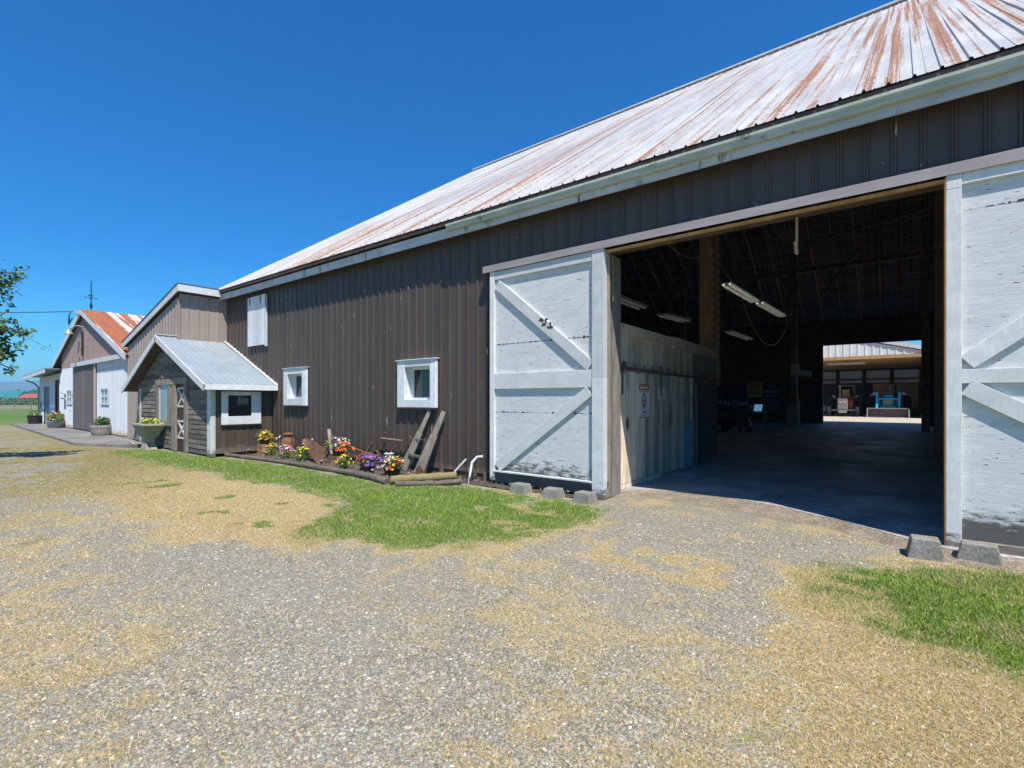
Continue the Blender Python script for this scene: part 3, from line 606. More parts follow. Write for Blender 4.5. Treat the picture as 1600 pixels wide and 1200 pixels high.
# plank partition on the left of the doorway, with its own small sliding door
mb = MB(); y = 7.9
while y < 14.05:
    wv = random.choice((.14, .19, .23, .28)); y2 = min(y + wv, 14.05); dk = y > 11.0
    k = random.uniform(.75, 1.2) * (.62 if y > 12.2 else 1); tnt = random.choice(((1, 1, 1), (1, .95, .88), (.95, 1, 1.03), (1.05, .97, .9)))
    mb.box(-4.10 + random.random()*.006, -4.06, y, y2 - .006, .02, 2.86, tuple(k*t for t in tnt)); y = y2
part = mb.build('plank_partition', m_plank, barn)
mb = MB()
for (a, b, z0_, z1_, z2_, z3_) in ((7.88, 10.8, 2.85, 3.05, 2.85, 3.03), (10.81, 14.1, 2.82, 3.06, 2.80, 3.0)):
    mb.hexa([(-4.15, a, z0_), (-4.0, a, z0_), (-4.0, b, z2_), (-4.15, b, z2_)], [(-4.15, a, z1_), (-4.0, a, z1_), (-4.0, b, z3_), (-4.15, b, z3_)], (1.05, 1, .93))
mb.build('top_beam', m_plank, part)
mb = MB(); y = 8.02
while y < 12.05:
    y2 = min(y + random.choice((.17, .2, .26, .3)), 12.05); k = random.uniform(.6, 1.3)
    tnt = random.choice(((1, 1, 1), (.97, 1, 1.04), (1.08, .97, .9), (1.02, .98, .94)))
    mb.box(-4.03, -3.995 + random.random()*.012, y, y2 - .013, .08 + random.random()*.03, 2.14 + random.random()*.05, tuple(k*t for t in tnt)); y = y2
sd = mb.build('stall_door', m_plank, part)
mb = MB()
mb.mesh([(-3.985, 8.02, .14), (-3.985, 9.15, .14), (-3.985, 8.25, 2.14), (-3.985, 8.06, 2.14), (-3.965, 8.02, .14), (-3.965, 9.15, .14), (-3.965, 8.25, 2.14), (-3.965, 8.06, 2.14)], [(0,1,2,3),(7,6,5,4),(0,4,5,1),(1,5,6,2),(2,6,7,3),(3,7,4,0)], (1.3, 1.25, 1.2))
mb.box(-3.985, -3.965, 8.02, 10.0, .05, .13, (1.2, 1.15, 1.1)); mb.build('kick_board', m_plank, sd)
mb = MB(); mb.lathe([(.0, 0), (.03, .0), (.045, .02), (.03, .035), (0, .036)], (-3.965, 8.34, 1.22), 10, 'x', sy=3.0, sx=1.0); mb.build('handle', m_rust, sd)
mb = MB(); mb.box(-3.99, -3.975, 11.29, 12.04, .06, 1.19, (.85, 1.05, 1.12)); mb.build('pale_blue_patch', surf('pale_blue_board', (.42, .50, .53), (.34, .42, .45), (3, 3, 1), 3, rough=.7, bump=.2), sd)
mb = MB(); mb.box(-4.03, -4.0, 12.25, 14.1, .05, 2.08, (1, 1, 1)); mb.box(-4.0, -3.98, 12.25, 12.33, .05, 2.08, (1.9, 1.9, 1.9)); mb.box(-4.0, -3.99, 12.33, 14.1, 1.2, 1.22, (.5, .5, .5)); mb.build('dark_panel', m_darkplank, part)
mb = MB(); mb.bar((-3.97, 7.95, 2.24), (-3.97, 14.1, 2.18), .03, .045)
for y in (8.15, 9.55, 9.95): mb.bar((-3.955, y, 2.28), (-3.955, y, 1.75 if y < 9 or y > 9.9 else 2.2), .012, .05, up=(0, 1, 0))
for y in np.arange(8.3, 14, .42): mb.bar((-3.97, y, 2.2), (-3.97, y, 2.33), .02, .02)
for y in (8.2, 9.9, 12.6, 13.6): mb.lathe([(0, 0), (.06, 0), (.06, .03), (0, .03)], (-3.955, y, 2.29), 10, 'x')
mb.build('door_track', m_rust, part)
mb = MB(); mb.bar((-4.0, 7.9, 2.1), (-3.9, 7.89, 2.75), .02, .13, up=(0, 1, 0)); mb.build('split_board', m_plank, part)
# concrete floor, front edge shaped along the shade line, swinging out to the right
front = [(-3.9, 7.9), (-3.6, 8.4), (-3.0, 8.62), (-2.2, 8.56), (-1.5, 8.34), (-.8, 7.94), (-.2, 7.50), (.1, 7.24), (.5, 7.04), (2.0, 7.3)]
mb = MB(); fz = lambda y: .045 + max(0, y - 9) * .0085
ycuts = [9, 13, 18, 24, 30, YB + .3]
for (xa, ya), (xb, yb_) in zip(front, front[1:]):
    mb.face([(xa, ya, -.05), (xb, yb_, -.05), (xb, yb_, .045), (xa, ya, .045)]); mb.face([(xa, ya, .045), (xb, yb_, .045), (xb, 9, fz(9)), (xa, 9, fz(9))])
for a, b in ((XL + .02, -3.9), (2.0, XR - .02)): mb.face([(a, 7.56, .045), (b, 7.56, .045), (b, 9, fz(9)), (a, 9, fz(9))])
for a, b in zip(ycuts, ycuts[1:]): mb.face([(XL + .02, a, fz(a)), (XR - .02, a, fz(a)), (XR - .02, b, fz(b)), (XL + .02, b, fz(b))])
mb.build('floor', m_floor, kind='structure')
mb = MB()
lip = [(x, y - (.75 if -3.4 < x < -1 else .42)) for x, y in front]
for (a, b, c_, d_) in zip(front, front[1:], lip[1:], lip): mb.face([(a[0], a[1]+.01, .041), (d_[0], d_[1], .002), (c_[0], c_[1], .002), (b[0], b[1]+.01, .041)])
mb.build('slab_edge', surf('lip_concrete', (.26, .22, .175), (.17, .145, .115), (1, 1, 1), 4, rough=1, bump=.6, fine=(42, (1, 1, 1), (.3, .3, .3), (1.9, 1.86, 1.75))), kind='structure')

# ---------------------------------------------------------------- the tall brown section next to the barn
annex = thing('annex', (-21.5, 10, 0), 'light brown metal clad section with sloping white trimmed roof between barn and white shed', 'annex')
AY = 5.92; atop = lambda x: 5.26 + (x + 18.9) * .232
mb = MB(); ribbed(mb, 'x', -24.75, -18.93, AY, lambda x: .1, lambda x: atop(x) - .12, pitch=.30, rib=.045, off=.02); mb.build('front_wall', m_brown_l, annex)
mb = MB(); ribbed(mb, 'y', AY, YF + .05, -18.93, lambda y: .1, lambda y: atop(-18.9) - .05, pitch=.30, rib=.035, h=.016, sign=1, off=AY + .28); mb.build('side_wall', m_brown_l, annex)
mb = MB(); mb.face([(-24.75, AY, 0.1), (-24.75, 14, .1), (-24.75, 14, 3.7), (-24.75, AY, 3.7)]); mb.build('left_wall', m_brown_l, annex)
mb = MB(); mb.box(-18.99, -18.89, AY - .045, AY + .03, .1, 5.05, (.9, .9, .9)); mb.build('corner_trim', m_brown_l, annex)
mb = MB(); mb.hexa([(-25.1, 5.78, atop(-25.1)+.17), (-18.66, 5.78, atop(-18.66)+.17), (-18.66, 14, atop(-18.66)+.17), (-25.1, 14, atop(-25.1)+.17)], [(-25.1, 5.78, atop(-25.1)+.20), (-18.66, 5.78, atop(-18.66)+.20), (-18.66, 14, atop(-18.66)+.20), (-25.1, 14, atop(-25.1)+.20)], (.35, .35, .4))
ar = mb.build('roof', m_galv, annex)
mb = MB(); mb.hexa([(-25.08, 5.80, atop(-25.08)-.06), (-18.70, 5.80, atop(-18.7)-.06), (-18.70, 5.83, atop(-18.7)-.06), (-25.08, 5.83, atop(-25.08)-.06)], [(-25.08, 5.80, atop(-25.08)+.168), (-18.70, 5.80, atop(-18.7)+.168), (-18.70, 5.83, atop(-18.7)+.168), (-25.08, 5.83, atop(-25.08)+.168)], (1, 1, 1))
mb.box(-18.698, -18.67, 5.80, 7.12, atop(-18.7) - .06, atop(-18.7) + .168, (1, 1, 1)); mb.build('fascia', m_trim, ar)
mb = MB(); mb.hexa([(-25.0, 5.84, atop(-25.)-.02), (-18.72, 5.84, atop(-18.72)-.02), (-18.72, 14, atop(-18.72)-.02), (-25.0, 14, atop(-25.)-.02)], [(-25.0, 5.84, atop(-25.)+.16), (-18.72, 5.84, atop(-18.72)+.16), (-18.72, 14, atop(-18.72)+.16), (-25.0, 14, atop(-25.)+.16)], (.5, .5, .5)); mb.build('soffit', m_inner, ar)

# ---------------------------------------------------------------- porch
porch = thing('porch', (-18.9, 6.6, 0), 'small gabled entrance porch with dark plank front and grey metal roof', 'porch')
PX0, PX1, PR, PY, PRY = -22.9, -15.5, -19.15, 5.66, 5.32
ridz, eaz = 3.74, 2.10
def pz(x, o_=0): return ridz - abs(x - PR) * (ridz - eaz) / ((-15.2 - PR) if x > PR else (PR + 22.85)) + o_
mb = MB(); z = .06; i = 0
while z < 3.55:
    h_ = .145
    segs = [(-22.3, -20.08), (-18.70, -18.55), (-17.25, -15.72)] if z + h_ < 2.32 else [(-22.3, -15.72)]
    if z < .80: segs = [(-22.3, -18.55), (-17.25, -15.72)]
    for xa, xb in segs:
        zm = z + h_
        lim = (ridz - .10 - zm)
        xl = PR - lim * (PR + 22.85)/(ridz - eaz); xr = PR + lim * (-15.2 - PR)/(ridz - eaz)
        a, b = max(xa, xl), min(xb, xr)
        if b - a > .05:
            j = a
            while j < b:
                e = min(b, j + random.uniform(1.2, 2.6)); k = random.uniform(.6, 1.35)
                mb.hexa([(j, PY - .022, z), (e - .004, PY - .022, z), (e - .004, PY + .02, z), (j, PY + .02, z)], [(j, PY - .006, z + h_ + .012), (e - .004, PY - .006, z + h_ + .012), (e - .004, PY + .02, z + h_ + .012), (j, PY + .02, z + h_ + .012)], (k, k*.97, k*.94)); j = e
    z += h_
mb.build('plank_front', m_siding, porch)
mb = MB(); mb.face([(-22.3, PY + .04, 0), (-15.72, PY + .04, 0), (-15.72, PY + .04, 2.2), (PR, PY + .04, 3.6), (-22.3, PY + .04, 2.2)]); mb.build('front_backing', m_inner, porch)
SW = (6.08, 6.74, 1.17, 1.79)
mb = MB(); ribbed(mb, 'y', 5.75, YF - .02, PX1, lambda y: .1, lambda y: 2.05, pitch=.2, rib=.035, h=.014, sign=1, holes=[SW], off=.05); mb.build('side_wall', m_brown, porch)
mb = MB(); mb.box(PX1 - .24, PX1 + .02, PY - .035, PY - .004, .02, 2.12); mb.box(PX1 - .01, PX1 + .024, PY - .004, 5.75, .02, 2.05); mb.build('corner_board', m_wframe, porch)
mb = MB(); mb.box(-22.05, -21.88, PY - .03, PY + .05, .1, 2.05); mb.build('corner_post', m_wframe, porch)
mb = MB(); xs_ = PX1 + .015; ya, yb_, za, zb_ = 5.90, 7.02, .93, 1.90
mb.box(xs_, xs_ + .045, ya, SW[0], za, zb_); mb.box(xs_, xs_ + .045, SW[1], yb_, za, zb_); mb.box(xs_, xs_ + .043, SW[0]+.001, SW[1]-.001, za, SW[2]); mb.box(xs_, xs_ + .043, SW[0]+.001, SW[1]-.001, SW[3], zb_)
sw = mb.build('window', m_wint, porch, bevel=.005)
mb = MB(); mb.box(xs_ - .08, xs_ - .07, SW[0], SW[1], SW[2], SW[3]); mb.build('pane', m_glass, sw)
mb = MB(); mb.box(xs_ - .01, xs_ + .06, ya - .01, yb_ + .01, za - .03, za - .003, (.6, .6, .6)); mb.build('drip_sill', m_inner, sw)
# roof: right slope, left slope
mb = MB(); x = PR
sl = (ridz - eaz)/(-15.2 - PR)
nR = 17; pr = (-15.12 - PR)/1
yb2 = YF - .03; npan = 12
for k in range(npan):      # pans run down the slope; seams spaced along Y
    a = PRY + (yb2 - PRY)*k/npan; b = PRY + (yb2 - PRY)*(k+1)/npan
    for u0, u1, h0, h1 in ((0, .012, .0, .022), (.012, .024, .022, .022), (.024, .036, .022, 0), (.036, b - a, 0, 0)):
        for xe_, s_ in ((-15.12, 1), (-22.95, -1)):
            ze = pz(xe_); p_ = [(PR, a+u0, ridz+h0+.03), (xe_, a+u0, ze+h0+.03), (xe_, a+u1, ze+h1+.03), (PR, a+u1, ridz+h1+.03)]
            if s_ < 0: p_ = [p_[0], p_[3], p_[2], p_[1]]
            if s_ < 0 and a > AY - .05: continue
            mb.face(p_)
pr_ = mb.build('roof', m_galv, porch)
mb = MB()
for xe_ in (-15.14, -22.93): mb.hexa([(PR, PRY + .02, ridz - .10), (xe_, PRY + .02, pz(xe_) - .10), (xe_, (yb2 if xe_ > PR else AY - .06), pz(xe_) - .10), (PR, (yb2 if xe_ > PR else AY - .06), ridz - .10)], [(PR, PRY + .02, ridz + .02), (xe_, PRY + .02, pz(xe_) + .02), (xe_, (yb2 if xe_ > PR else AY - .06), pz(xe_) + .02), (PR, (yb2 if xe_ > PR else AY - .06), ridz + .02)], (.8, .8, .8))
mb.build('soffit', m_inner, pr_)
mb = MB()
for xe_ in (-15.10, -22.97): mb.bar((PR - .02*(1 if xe_ > PR else -1), PRY - .005, ridz - .055), (xe_, PRY - .005, pz(xe_) - .055), .035, .19, up=(0, 0, 1))
mb.box(-15.135, -15.10, PRY + .02, yb2, eaz - .16, eaz + .0); mb.build('fascia', m_wint, pr_)
mb = MB(); mb.bar((PR + .05, yb2 + .0, ridz + .06), (-15.1, yb2 + .0, pz(-15.1) + .05), .13, .02, up=(.4, 0, 1)); mb.bar((PR, PRY, ridz + .055), (PR, yb2, ridz + .055), .2, .02); mb.build('flashing', m_white, pr_)
# front window, door
mb = MB(); a0, a1, b0, b1 = -20.08, -18.70, .80, 2.32
mb.box(a0, a0 + .26, PY - .07, PY - .023, b0, b1); mb.box(a1 - .26, a1, PY - .07, PY - .023, b0, b1); mb.box(a0 + .26, a1 - .26, PY - .068, PY - .023, b0, b0 + .17); mb.box(a0 - .05, a1 + .05, PY - .08, PY - .023, b1 - .17, b1 + .02)
fw = mb.build('window', m_greywood, porch)
mb = MB(); mb.box(a0 + .24, a1 - .24, PY - .03, PY - .02, b0 + .15, b1 - .15); mb.build('pane', m_curtain, fw)
mb = MB(); mb.box(a0 + .26, a0 + .32, PY - .045, PY - .032, b0 + .17, b1 - .17); mb.box(a1 - .32, a1 - .26, PY - .045, PY - .032, b0 + .17, b1 - .17); mb.build('sash', m_wint, fw)
mb = MB(); a0, a1 = -18.52, -17.26
mb.box(a0, a0 + .27, PY - .075, PY + .0, .03, 2.16); mb.box(a1 - .2, a1, PY - .075, PY + .0, .03, 2.16); mb.box(a0 - .04, a1 + .04, PY - .08, PY - .0, 2.163, 2.36)
df = mb.build('door', m_greywood, porch)
mb = MB(); mb.box(a0 + .27, a1 - .2, PY + .01, PY + .04, .05, 2.16, (1, 1, 1)); lf = mb.build('leaf', surf('brown_door', (.085, .04, .032), rough=.6, bump=.1), df)
mb = MB(); xa, xb = a0 + .32, a1 - .24
for z0_, z1_ in ((.45, .98), (1.45, 2.02)):
    mb.bar((xa, PY, z0_), (xb, PY, z1_), .02, .08); mb.bar((xa, PY + .004, z1_), (xb, PY + .004, z0_), .02, .08)
    for zz in (z0_, z1_): mb.box(xa, xb, PY - .012, PY + .004, zz - .03, zz + .03)
    mb.box(xb - .05, xb, PY - .014, PY + .004, z0_, z1_)
mb.build('cross_rails', m_white, df)

# ---------------------------------------------------------------- white shed on the left
shed = thing('white_shed', (-34, 10, 0), 'white corrugated metal shed with brown gable and rust streaked roof', 'shed')
WY = 6.0; GX, GZ = -32.4, 6.12; gr = lambda x: GZ - abs(x - GX) * ((GZ - 3.50)/7.5)
W1 = (-36.3, -35.2, 1.50, 2.12); W2 = (-29.05, -27.95, 1.52, 2.12)
mb = MB(); ribbed(mb, 'x', -37.75, -34.72, WY, lambda x: .14, lambda x: min(3.42, gr(x)-.1), pitch=.2, rib=.05, h=.02, holes=[W1], off=.03); mb.build('front_wall', m_whitemetal, shed)
mb = MB(); ribbed(mb, 'x', -29.95, -24.95, WY, lambda x: .14, lambda x: 3.42, pitch=.2, rib=.05, h=.02, holes=[W2], off=.03); mb.build('front_wall', m_whitemetal, shed)
mb = MB(); ribbed(mb, 'x', -37.75, -24.95, WY - .004, lambda x: min(3.42, gr(x)-.1), lambda x: gr(x) - .08, pitch=.25, rib=.05, h=.018, off=.03); mb.build('gable', surf('gable_brown', (.33, .24, .21), (.28, .205, .18), (3, 3, .3), 1.2, rough=.5, bump=.03), shed)
mb = MB(); mb.face([(-37.7, WY + .1, .05), (-25, WY + .1, .05), (-25, WY + .1, 3.5), (GX, WY + .1, 6), (-37.7, WY + .1, 4.1)]); mb.face([(-37.75, WY, .05), (-37.75, 18, .05), (-37.75, 18, 4.0), (-37.75, WY, 4.0)]); mb.build('lining', m_inner, shed)
mb = MB(); ribbed(mb, 'x', -34.70, -29.97, WY - .06, lambda x: .16, lambda x: 3.36, pitch=.22, rib=.04, h=.015, off=0); dd = mb.build('sliding_door', surf('grey_brown_metal', (.135, .115, .108), (.12, .10, .095), rough=.55, bump=.05), shed)
mb = MB(); mb.box(-32.36, -32.30, WY - .09, WY - .062, .16, 3.36, (.6, .6, .6)); mb.box(-30.15, -29.95, WY - .095, WY - .062, .16, 3.4, (1.6, 1.5, 1.5)); mb.build('centre_strip', m_brown_l, dd)
mb = MB(); mb.box(-34.75, -24.98, WY - .16, WY - .03, 3.38, 3.58); mb.build('door_header', m_trim, shed)
def small_window(x0, x1, z0, z1):
    mb = MB(); t = .09
    mb.box(x0-t, x0, WY-.05, WY-.02, z0-t, z1+t); mb.box(x1, x1+t, WY-.05, WY-.02, z0-t, z1+t); mb.box(x0, x1, WY-.05, WY-.02, z0-t, z0); mb.box(x0, x1, WY-.05, WY-.02, z1, z1+t); mb.box((x0+x1)/2-.04, (x0+x1)/2+.04, WY-.04, WY-.018, z0, z1); mb.box(x0, x1, WY-.038, WY-.019, (z0+z1)/2-.03, (z0+z1)/2+.03)
    w_ = mb.build('window', m_wint, shed); mb = MB(); mb.box(x0, x1, WY+.0, WY+.02, z0, z1); mb.build('pane', m_curtain, w_)
small_window(*W1); small_window(*W2)
mb = MB(); mb.box(-36.95, -36.4, WY - .2, WY - .1, 2.0, 2.1, (1, 1, 1)); mb.box(-36.95, -36.4, WY - .2, WY - .1, 1.7, 1.78, (.3, .3, .3)); mb.box(-36.6, -36.5, WY - .12, WY - .03, 1.65, 2.15, (1, 1, 1)); mb.build('wall_bracket', m_white, shed)
mb = MB()
x = 5.80; k = 0
while x < 18:      # pans run down both slopes, seams along Y
    for xe_ in (-24.5, -40.0):
        ze = gr(xe_) + .1
        for u0, u1, h0, h1 in ((0, .02, 0, .03), (.02, .05, .03, .03), (.05, .07, .03, 0), (.07, .40, 0, 0)):
            p_ = [(GX, x+u0, GZ+.1+h0), (xe_, x+u0, ze+h0), (xe_, x+u1, ze+h1), (GX, x+u1, GZ+.1+h1)]
            mb.face(p_ if xe_ > GX else [p_[0], p_[3], p_[2], p_[1]])
    x += .40
def rustpan():
    m, N, L, P = newmat('rust_streaked_pans')
    s1 = n_noise(N, L, 1, 2, (.05, 1.6, .05), .5, (0, 2.2, 0)); s2 = n_noise(N, L, 1, 4, (.6, 5, .6), .7); v = n_math(N, L, 'ADD', s1, n_math(N, L, 'MULTIPLY', s2, .25))
    y_ = n_z(N, L)[1]; v = n_math(N, L, 'ADD', v, n_math(N, L, 'MULTIPLY', n_math(N, L, 'SUBTRACT', 9.0, y_), .05))
    c = n_mix(N, L, n_ramp(N, L, v, [(.755, 0.0), (.80, 1.0)]), (.58, .56, .54), n_ramp(N, L, s2, [(.3, (.42, .13, .03)), (.7, (.25, .09, .05))]))
    L.new(c, P.inputs['Base Color']); P.inputs['Roughness'].default_value = .7; return m
sr = mb.build('roof', rustpan(), shed)
mb = MB()
for xe_ in (-24.62, -39.7): mb.bar((GX, 5.82, GZ - .03), (xe_, 5.82, gr(xe_) - .03), .04, .23, up=(0, 0, 1))
mb.build('rake_fascia', m_wint, sr)
mb = MB()
for xe_ in (-24.62, -39.7):
    yy = (5.85, 18); mb.hexa([(GX, yy[0], GZ-.04), (xe_, yy[0], gr(xe_)-.04), (xe_, yy[1], gr(xe_)-.04), (GX, yy[1], GZ-.04)], [(GX, yy[0], GZ+.09), (xe_, yy[0], gr(xe_)+.09), (xe_, yy[1], gr(xe_)+.09), (GX, yy[1], GZ+.09)], (.7, .7, .7))
mb.build('soffit', m_inner, sr)
# lean-to end
lean = thing('lean_to', (-41.5, 10, 0), 'low white lean-to with two narrow doors at the far left end of the sheds', 'lean-to')
mb = MB(); ribbed(mb, 'x', -45.1, -37.78, WY + .05, lambda x: .05, lambda x: 3.1 + .02*(x+45), pitch=.25, rib=.05, h=.02, holes=[(-43.6, -41.7, .05, 2.5), (-40.1, -38.9, .2, 2.85)], off=0)
mb.build('front_wall', m_whitemetal, lean)
mb = MB(); mb.face([(-45.1, WY+.4, .05), (-37.8, WY+.4, .05), (-37.8, WY+.4, 3.1), (-45.1, WY+.4, 3.1)]); mb.face([(-45.1, WY+.05, 0), (-45.1, 16, 0), (-45.1, 16, 3), (-45.1, WY+.05, 3)]); mb.build('lining', m_whitemetal, lean)
mb = MB(); mb.box(-43.6, -41.7, WY + .12, WY + .16, .05, 2.5, (.55, .65, .70)); mb.box(-43.0, -42.9, WY + .02, WY + .12, .05, 2.5); mb.build('door', m_galv, lean)
mb = MB(); mb.box(-40.1, -38.9, WY + .12, WY + .16, .2, 2.85, (1.2, .8, .7)); mb.build('brown_doorway', m_inner, lean)
mb = MB(); mb.hexa([(-46.2, 5.35, 3.18), (-38.3, 5.35, 3.42), (-38.3, 16, 3.42), (-46.2, 16, 3.18)], [(-46.2, 5.35, 3.24), (-38.3, 5.35, 3.48), (-38.3, 16, 3.48), (-46.2, 16, 3.24)], (.6, .6, .6)); lr = mb.build('roof', m_galv, lean)
mb = MB(); mb.hexa([(-46.2, 5.31, 2.98), (-38.3, 5.31, 3.2), (-38.3, 5.345, 3.2), (-46.2, 5.345, 2.98)], [(-46.2, 5.31, 3.17), (-38.3, 5.31, 3.41), (-38.3, 5.345, 3.41), (-46.2, 5.345, 3.17)], (1, 1, 1)); mb.build('fascia', m_trim, lr)
mb = MB(); mb.tube([(-46.0, 5.5, 2.95), (-45.6, 5.8, 2.8), (-45.2, 6.0, 2.5), (-45.2, 6.0, .3)], .05, 8); mb.build('downpipe', m_steel, lean)
mb = MB(); mb.box(-44.55, -44.4, WY - .02, WY + .03, 1.1, 1.5, (.3, .3, .3)); mb.build('meter', m_white, lean)

# concrete pad in front of the sheds
mb = MB(); pad = [(-46, 6.6), (-46, 4.75), (-33, 4.35), (-23.3, 4.05), (-20.9, 5.0), (-20.9, 5.6), (-22.0, 5.64), (-24.6, 5.9), (-24.6, 6.6)]
n_ = len(pad); mb.mesh([(x, y, .10) for x, y in pad] + [(x, y, -.1) for x, y in pad], [tuple(range(n_))[::-1]] + [(i, (i+1) % n_, (i+1) % n_ + n_, i+n_) for i in range(n_)])
mb.build('pavement', m_pad, kind='structure')
mb = MB()
for x in (-27, -31, -35.5, -40): mb.box(x, x + .05, 4.4, 6.0, .1, .104, (.3, .3, .3))
mb.build('pavement_joint', m_inner, kind='structure')

# ---------------------------------------------------------------- mast, vane, lamp, cable
mb = MB(); mast = thing('service_mast', (-33.0, 5.6, 5.9), 'curved service pipe with dangling wires at the peak of the white shed', 'service mast')
mb.tube([(-32.55, 5.80, 5.75), (-32.5, 5.72, 6.0), (-32.6, 5.66, 6.14), (-32.8, 5.6, 6.16), (-32.95, 5.55, 6.08)], .035, 8); mb.build('pipe', m_steel, mast)
for dx in (0, .10, .2, .32):
    mb = MB(); mb.tube([(-32.95, 5.55, 6.08), (-33.05 + dx*.4, 5.5, 5.9), (-33.15 + dx, 5.5, 5.62), (-33.2 + dx, 5.52, 5.45 + dx*.4), (-32.98 + dx*.6, 5.6, 5.78)], .018, 6); mb.build('loop_wire', m_wire, mast)
mb = MB(); pts = []
for i in range(21):
    t = i/20; pts.append((-32.95 + t*(-1.6), 5.55 - t*13, 6.12 + t*(-.9) - 1.2*t*(1-t)))
mb.tube(pts, .022, 6); mb.build('overhead_cable', m_wire, at=pts[0], label='black overhead cable running left from the white shed peak', cat='cable')
va = thing('weathervane', (-32.4, 6.25, 6.25), 'thin dark weathervane with compass arms on the white shed ridge', 'weathervane')
mb = MB(); mb.tube([(-32.4, 6.25, 6.2), (-32.4, 6.25, 7.72)], .022, 6); mb.lathe([(.0, 0), (.06, .05), (.05, .25), (0, .3)], (-32.4, 6.25, 6.3), 8); mb.build('rod', m_black, va)
mb = MB(); mb.bar((-32.62, 6.25, 6.85), (-32.18, 6.25, 6.85), .015, .02); mb.bar((-32.4, 6.03, 6.85), (-32.4, 6.47, 6.85), .015, .02)
for px_, py_ in ((-32.65, 6.25), (-32.15, 6.25), (-32.4, 6.0), (-32.4, 6.5)): mb.box(px_ - .03, px_ + .03, py_ - .01, py_ + .01, 6.81, 6.89)
mb.build('compass_arms', m_black, va)
mb = MB(); mb.bar((-32.52, 6.18, 6.97), (-32.28, 6.32, 6.97), .015, .03); mb.bar((-32.52, 6.18, 6.97), (-32.49, 6.2, 7.04), .015, .05); mb.build('arrow', m_black, va)
la = thing('yard_lamp', (-32.55, 5.8, 5.0), 'grey flood lamp fixed high on the brown gable', 'lamp')
mb = MB(); mb.tube([(-32.55, 5.98, 5.35), (-32.6, 5.7, 5.4), (-32.75, 5.5, 5.2)], .03, 6); mb.build('arm', m_steel, la)
mb = MB(); mb.lathe([(.05, .18), (.09, .16), (.15, .02), (.2, -.05), (.17, -.05), (.0, .02)], (-32.8, 5.45, 5.02), 12); mb.build('lamp_head', m_steel, la)
mb = MB(); mb.box(-32.62, -32.45, 5.9, 5.96, 3.9, 5.1, (1, 1, 1)); mb.build('conduit', m_wire, la)

# ---------------------------------------------------------------- flower bed
mb = MB()
bed = [(-15.45, 6.35), (-13.5, 6.42), (-11.5, 6.42), (-9.4, 6.38), (-7.85, 6.12), (-6.95, 7.0), (-5.9, 7.05), (-4.0, 7.12), (-3.9, 7.42), (-15.45, 7.42)]
def inside(x, y, poly): return sdist(np.array([x]), np.array([y]), poly)[0]
soil = surf('dark_soil', (.12, .095, .075), (.07, .055, .045), (1, 1, 1), 12, rough=1, bump=.8, fine=(60, (1, 1, 1), (.6, .6, .6), (1.3, 1.3, 1.3)))
bx_ = np.arange(-15.45, -3.8, .09); by_ = np.arange(6.0, 7.43, .09); idx = {}
for i, x in enumerate(bx_):
    for j, y in enumerate(by_):
        sd_ = inside(x, y, bed)
        if sd_ > -.08: idx[i, j] = len(mb.v); mb.v.append((x, min(y, 7.42), .012 + .05*min(1, max(0, sd_*3 if x < -7.3 else sd_*1.2)) + random.uniform(-.012, .014)))
for (i, j) in list(idx):
    if all(k in idx for k in ((i+1, j), (i+1, j+1), (i, j+1))): mb.f.append((idx[i, j], idx[i+1, j], idx[i+1, j+1], idx[i, j+1])); mb.c.append((1, 1, 1))
mb.build('soil', soil, kind='structure', smooth=True)
mb = MB()
for k in range(900):
    x = random.uniform(-15.3, -4.0); y = random.uniform(6.1, 7.35)
    if inside(x, y, bed) < 0: continue
    s_ = random.uniform(.008, .03); a = random.random()*3; c = random.choice(((.5, .42, .3), (.35, .3, .25), (.25, .2, .15), (.3, .33, .12)))
    mb.bar((x, y, .07), (x + math.cos(a)*s_*2, y + math.sin(a)*s_*2, .07 + random.uniform(0, .03)), s_*.5, s_*.3, col=c)
mb.build('bed_litter', m_leaf, label='dry twigs, chips and weeds scattered over the flower bed soil', cat='litter', kind='stuff')
def log(pts, r, m, label, seed):
    random.seed(seed); out = []; rs = []
    for a, b in zip(pts, pts[1:]):
        for t in np.arange(0, 1, .12): out.append(Vector(a).lerp(Vector(b), t) + Vector((0, random.uniform(-.008, .008), random.uniform(-.006, .006)))); rs.append(r*random.uniform(.9, 1.08))
    out.append(Vector(pts[-1])); rs.append(r*.9); mb = MB(); mb.tube(out, rs, 10)
    mb.build('edging_log', m, at=pts[0], label=label, cat='log', group='logs edging the flower bed', smooth=True)
log([(-15.5, 6.05, .05), (-13.4, 6.22, .05), (-11.55, 6.26, .055)], .055, m_log, 'thin dark edging log nearest the porch corner', 1)
log([(-11.5, 6.26, .05), (-9.45, 6.22, .055)], .065, m_log, 'grey split edging log in the middle of the bed front', 2)
log([(-9.4, 6.22, .06), (-8.6, 6.13, .06), (-7.88, 5.98, .055)], .075, m_log, 'grey cracked edging log ending at the front bed corner', 3)
log([(-7.80, 6.02, .10), (-7.3, 6.52, .13), (-6.95, 6.95, .15)], .085, m_logm, 'upper mossy yellowish log across the bed end', 4)
log([(-7.62, 5.98, .04), (-7.0, 6.55, .05), (-6.72, 6.86, .07)], .055, m_log, 'lower thin log lying under the mossy log', 5)
random.seed(21)
YEL, PUR, RED, WHT, PNK, ORG, VIO, MAR = (.95, .68, .03), (.12, .03, .33), (.62, .02, .02), (.85, .80, .82), (.80, .28, .42), (.85, .22, .03), (.20, .07, .55), (.28, .01, .08)
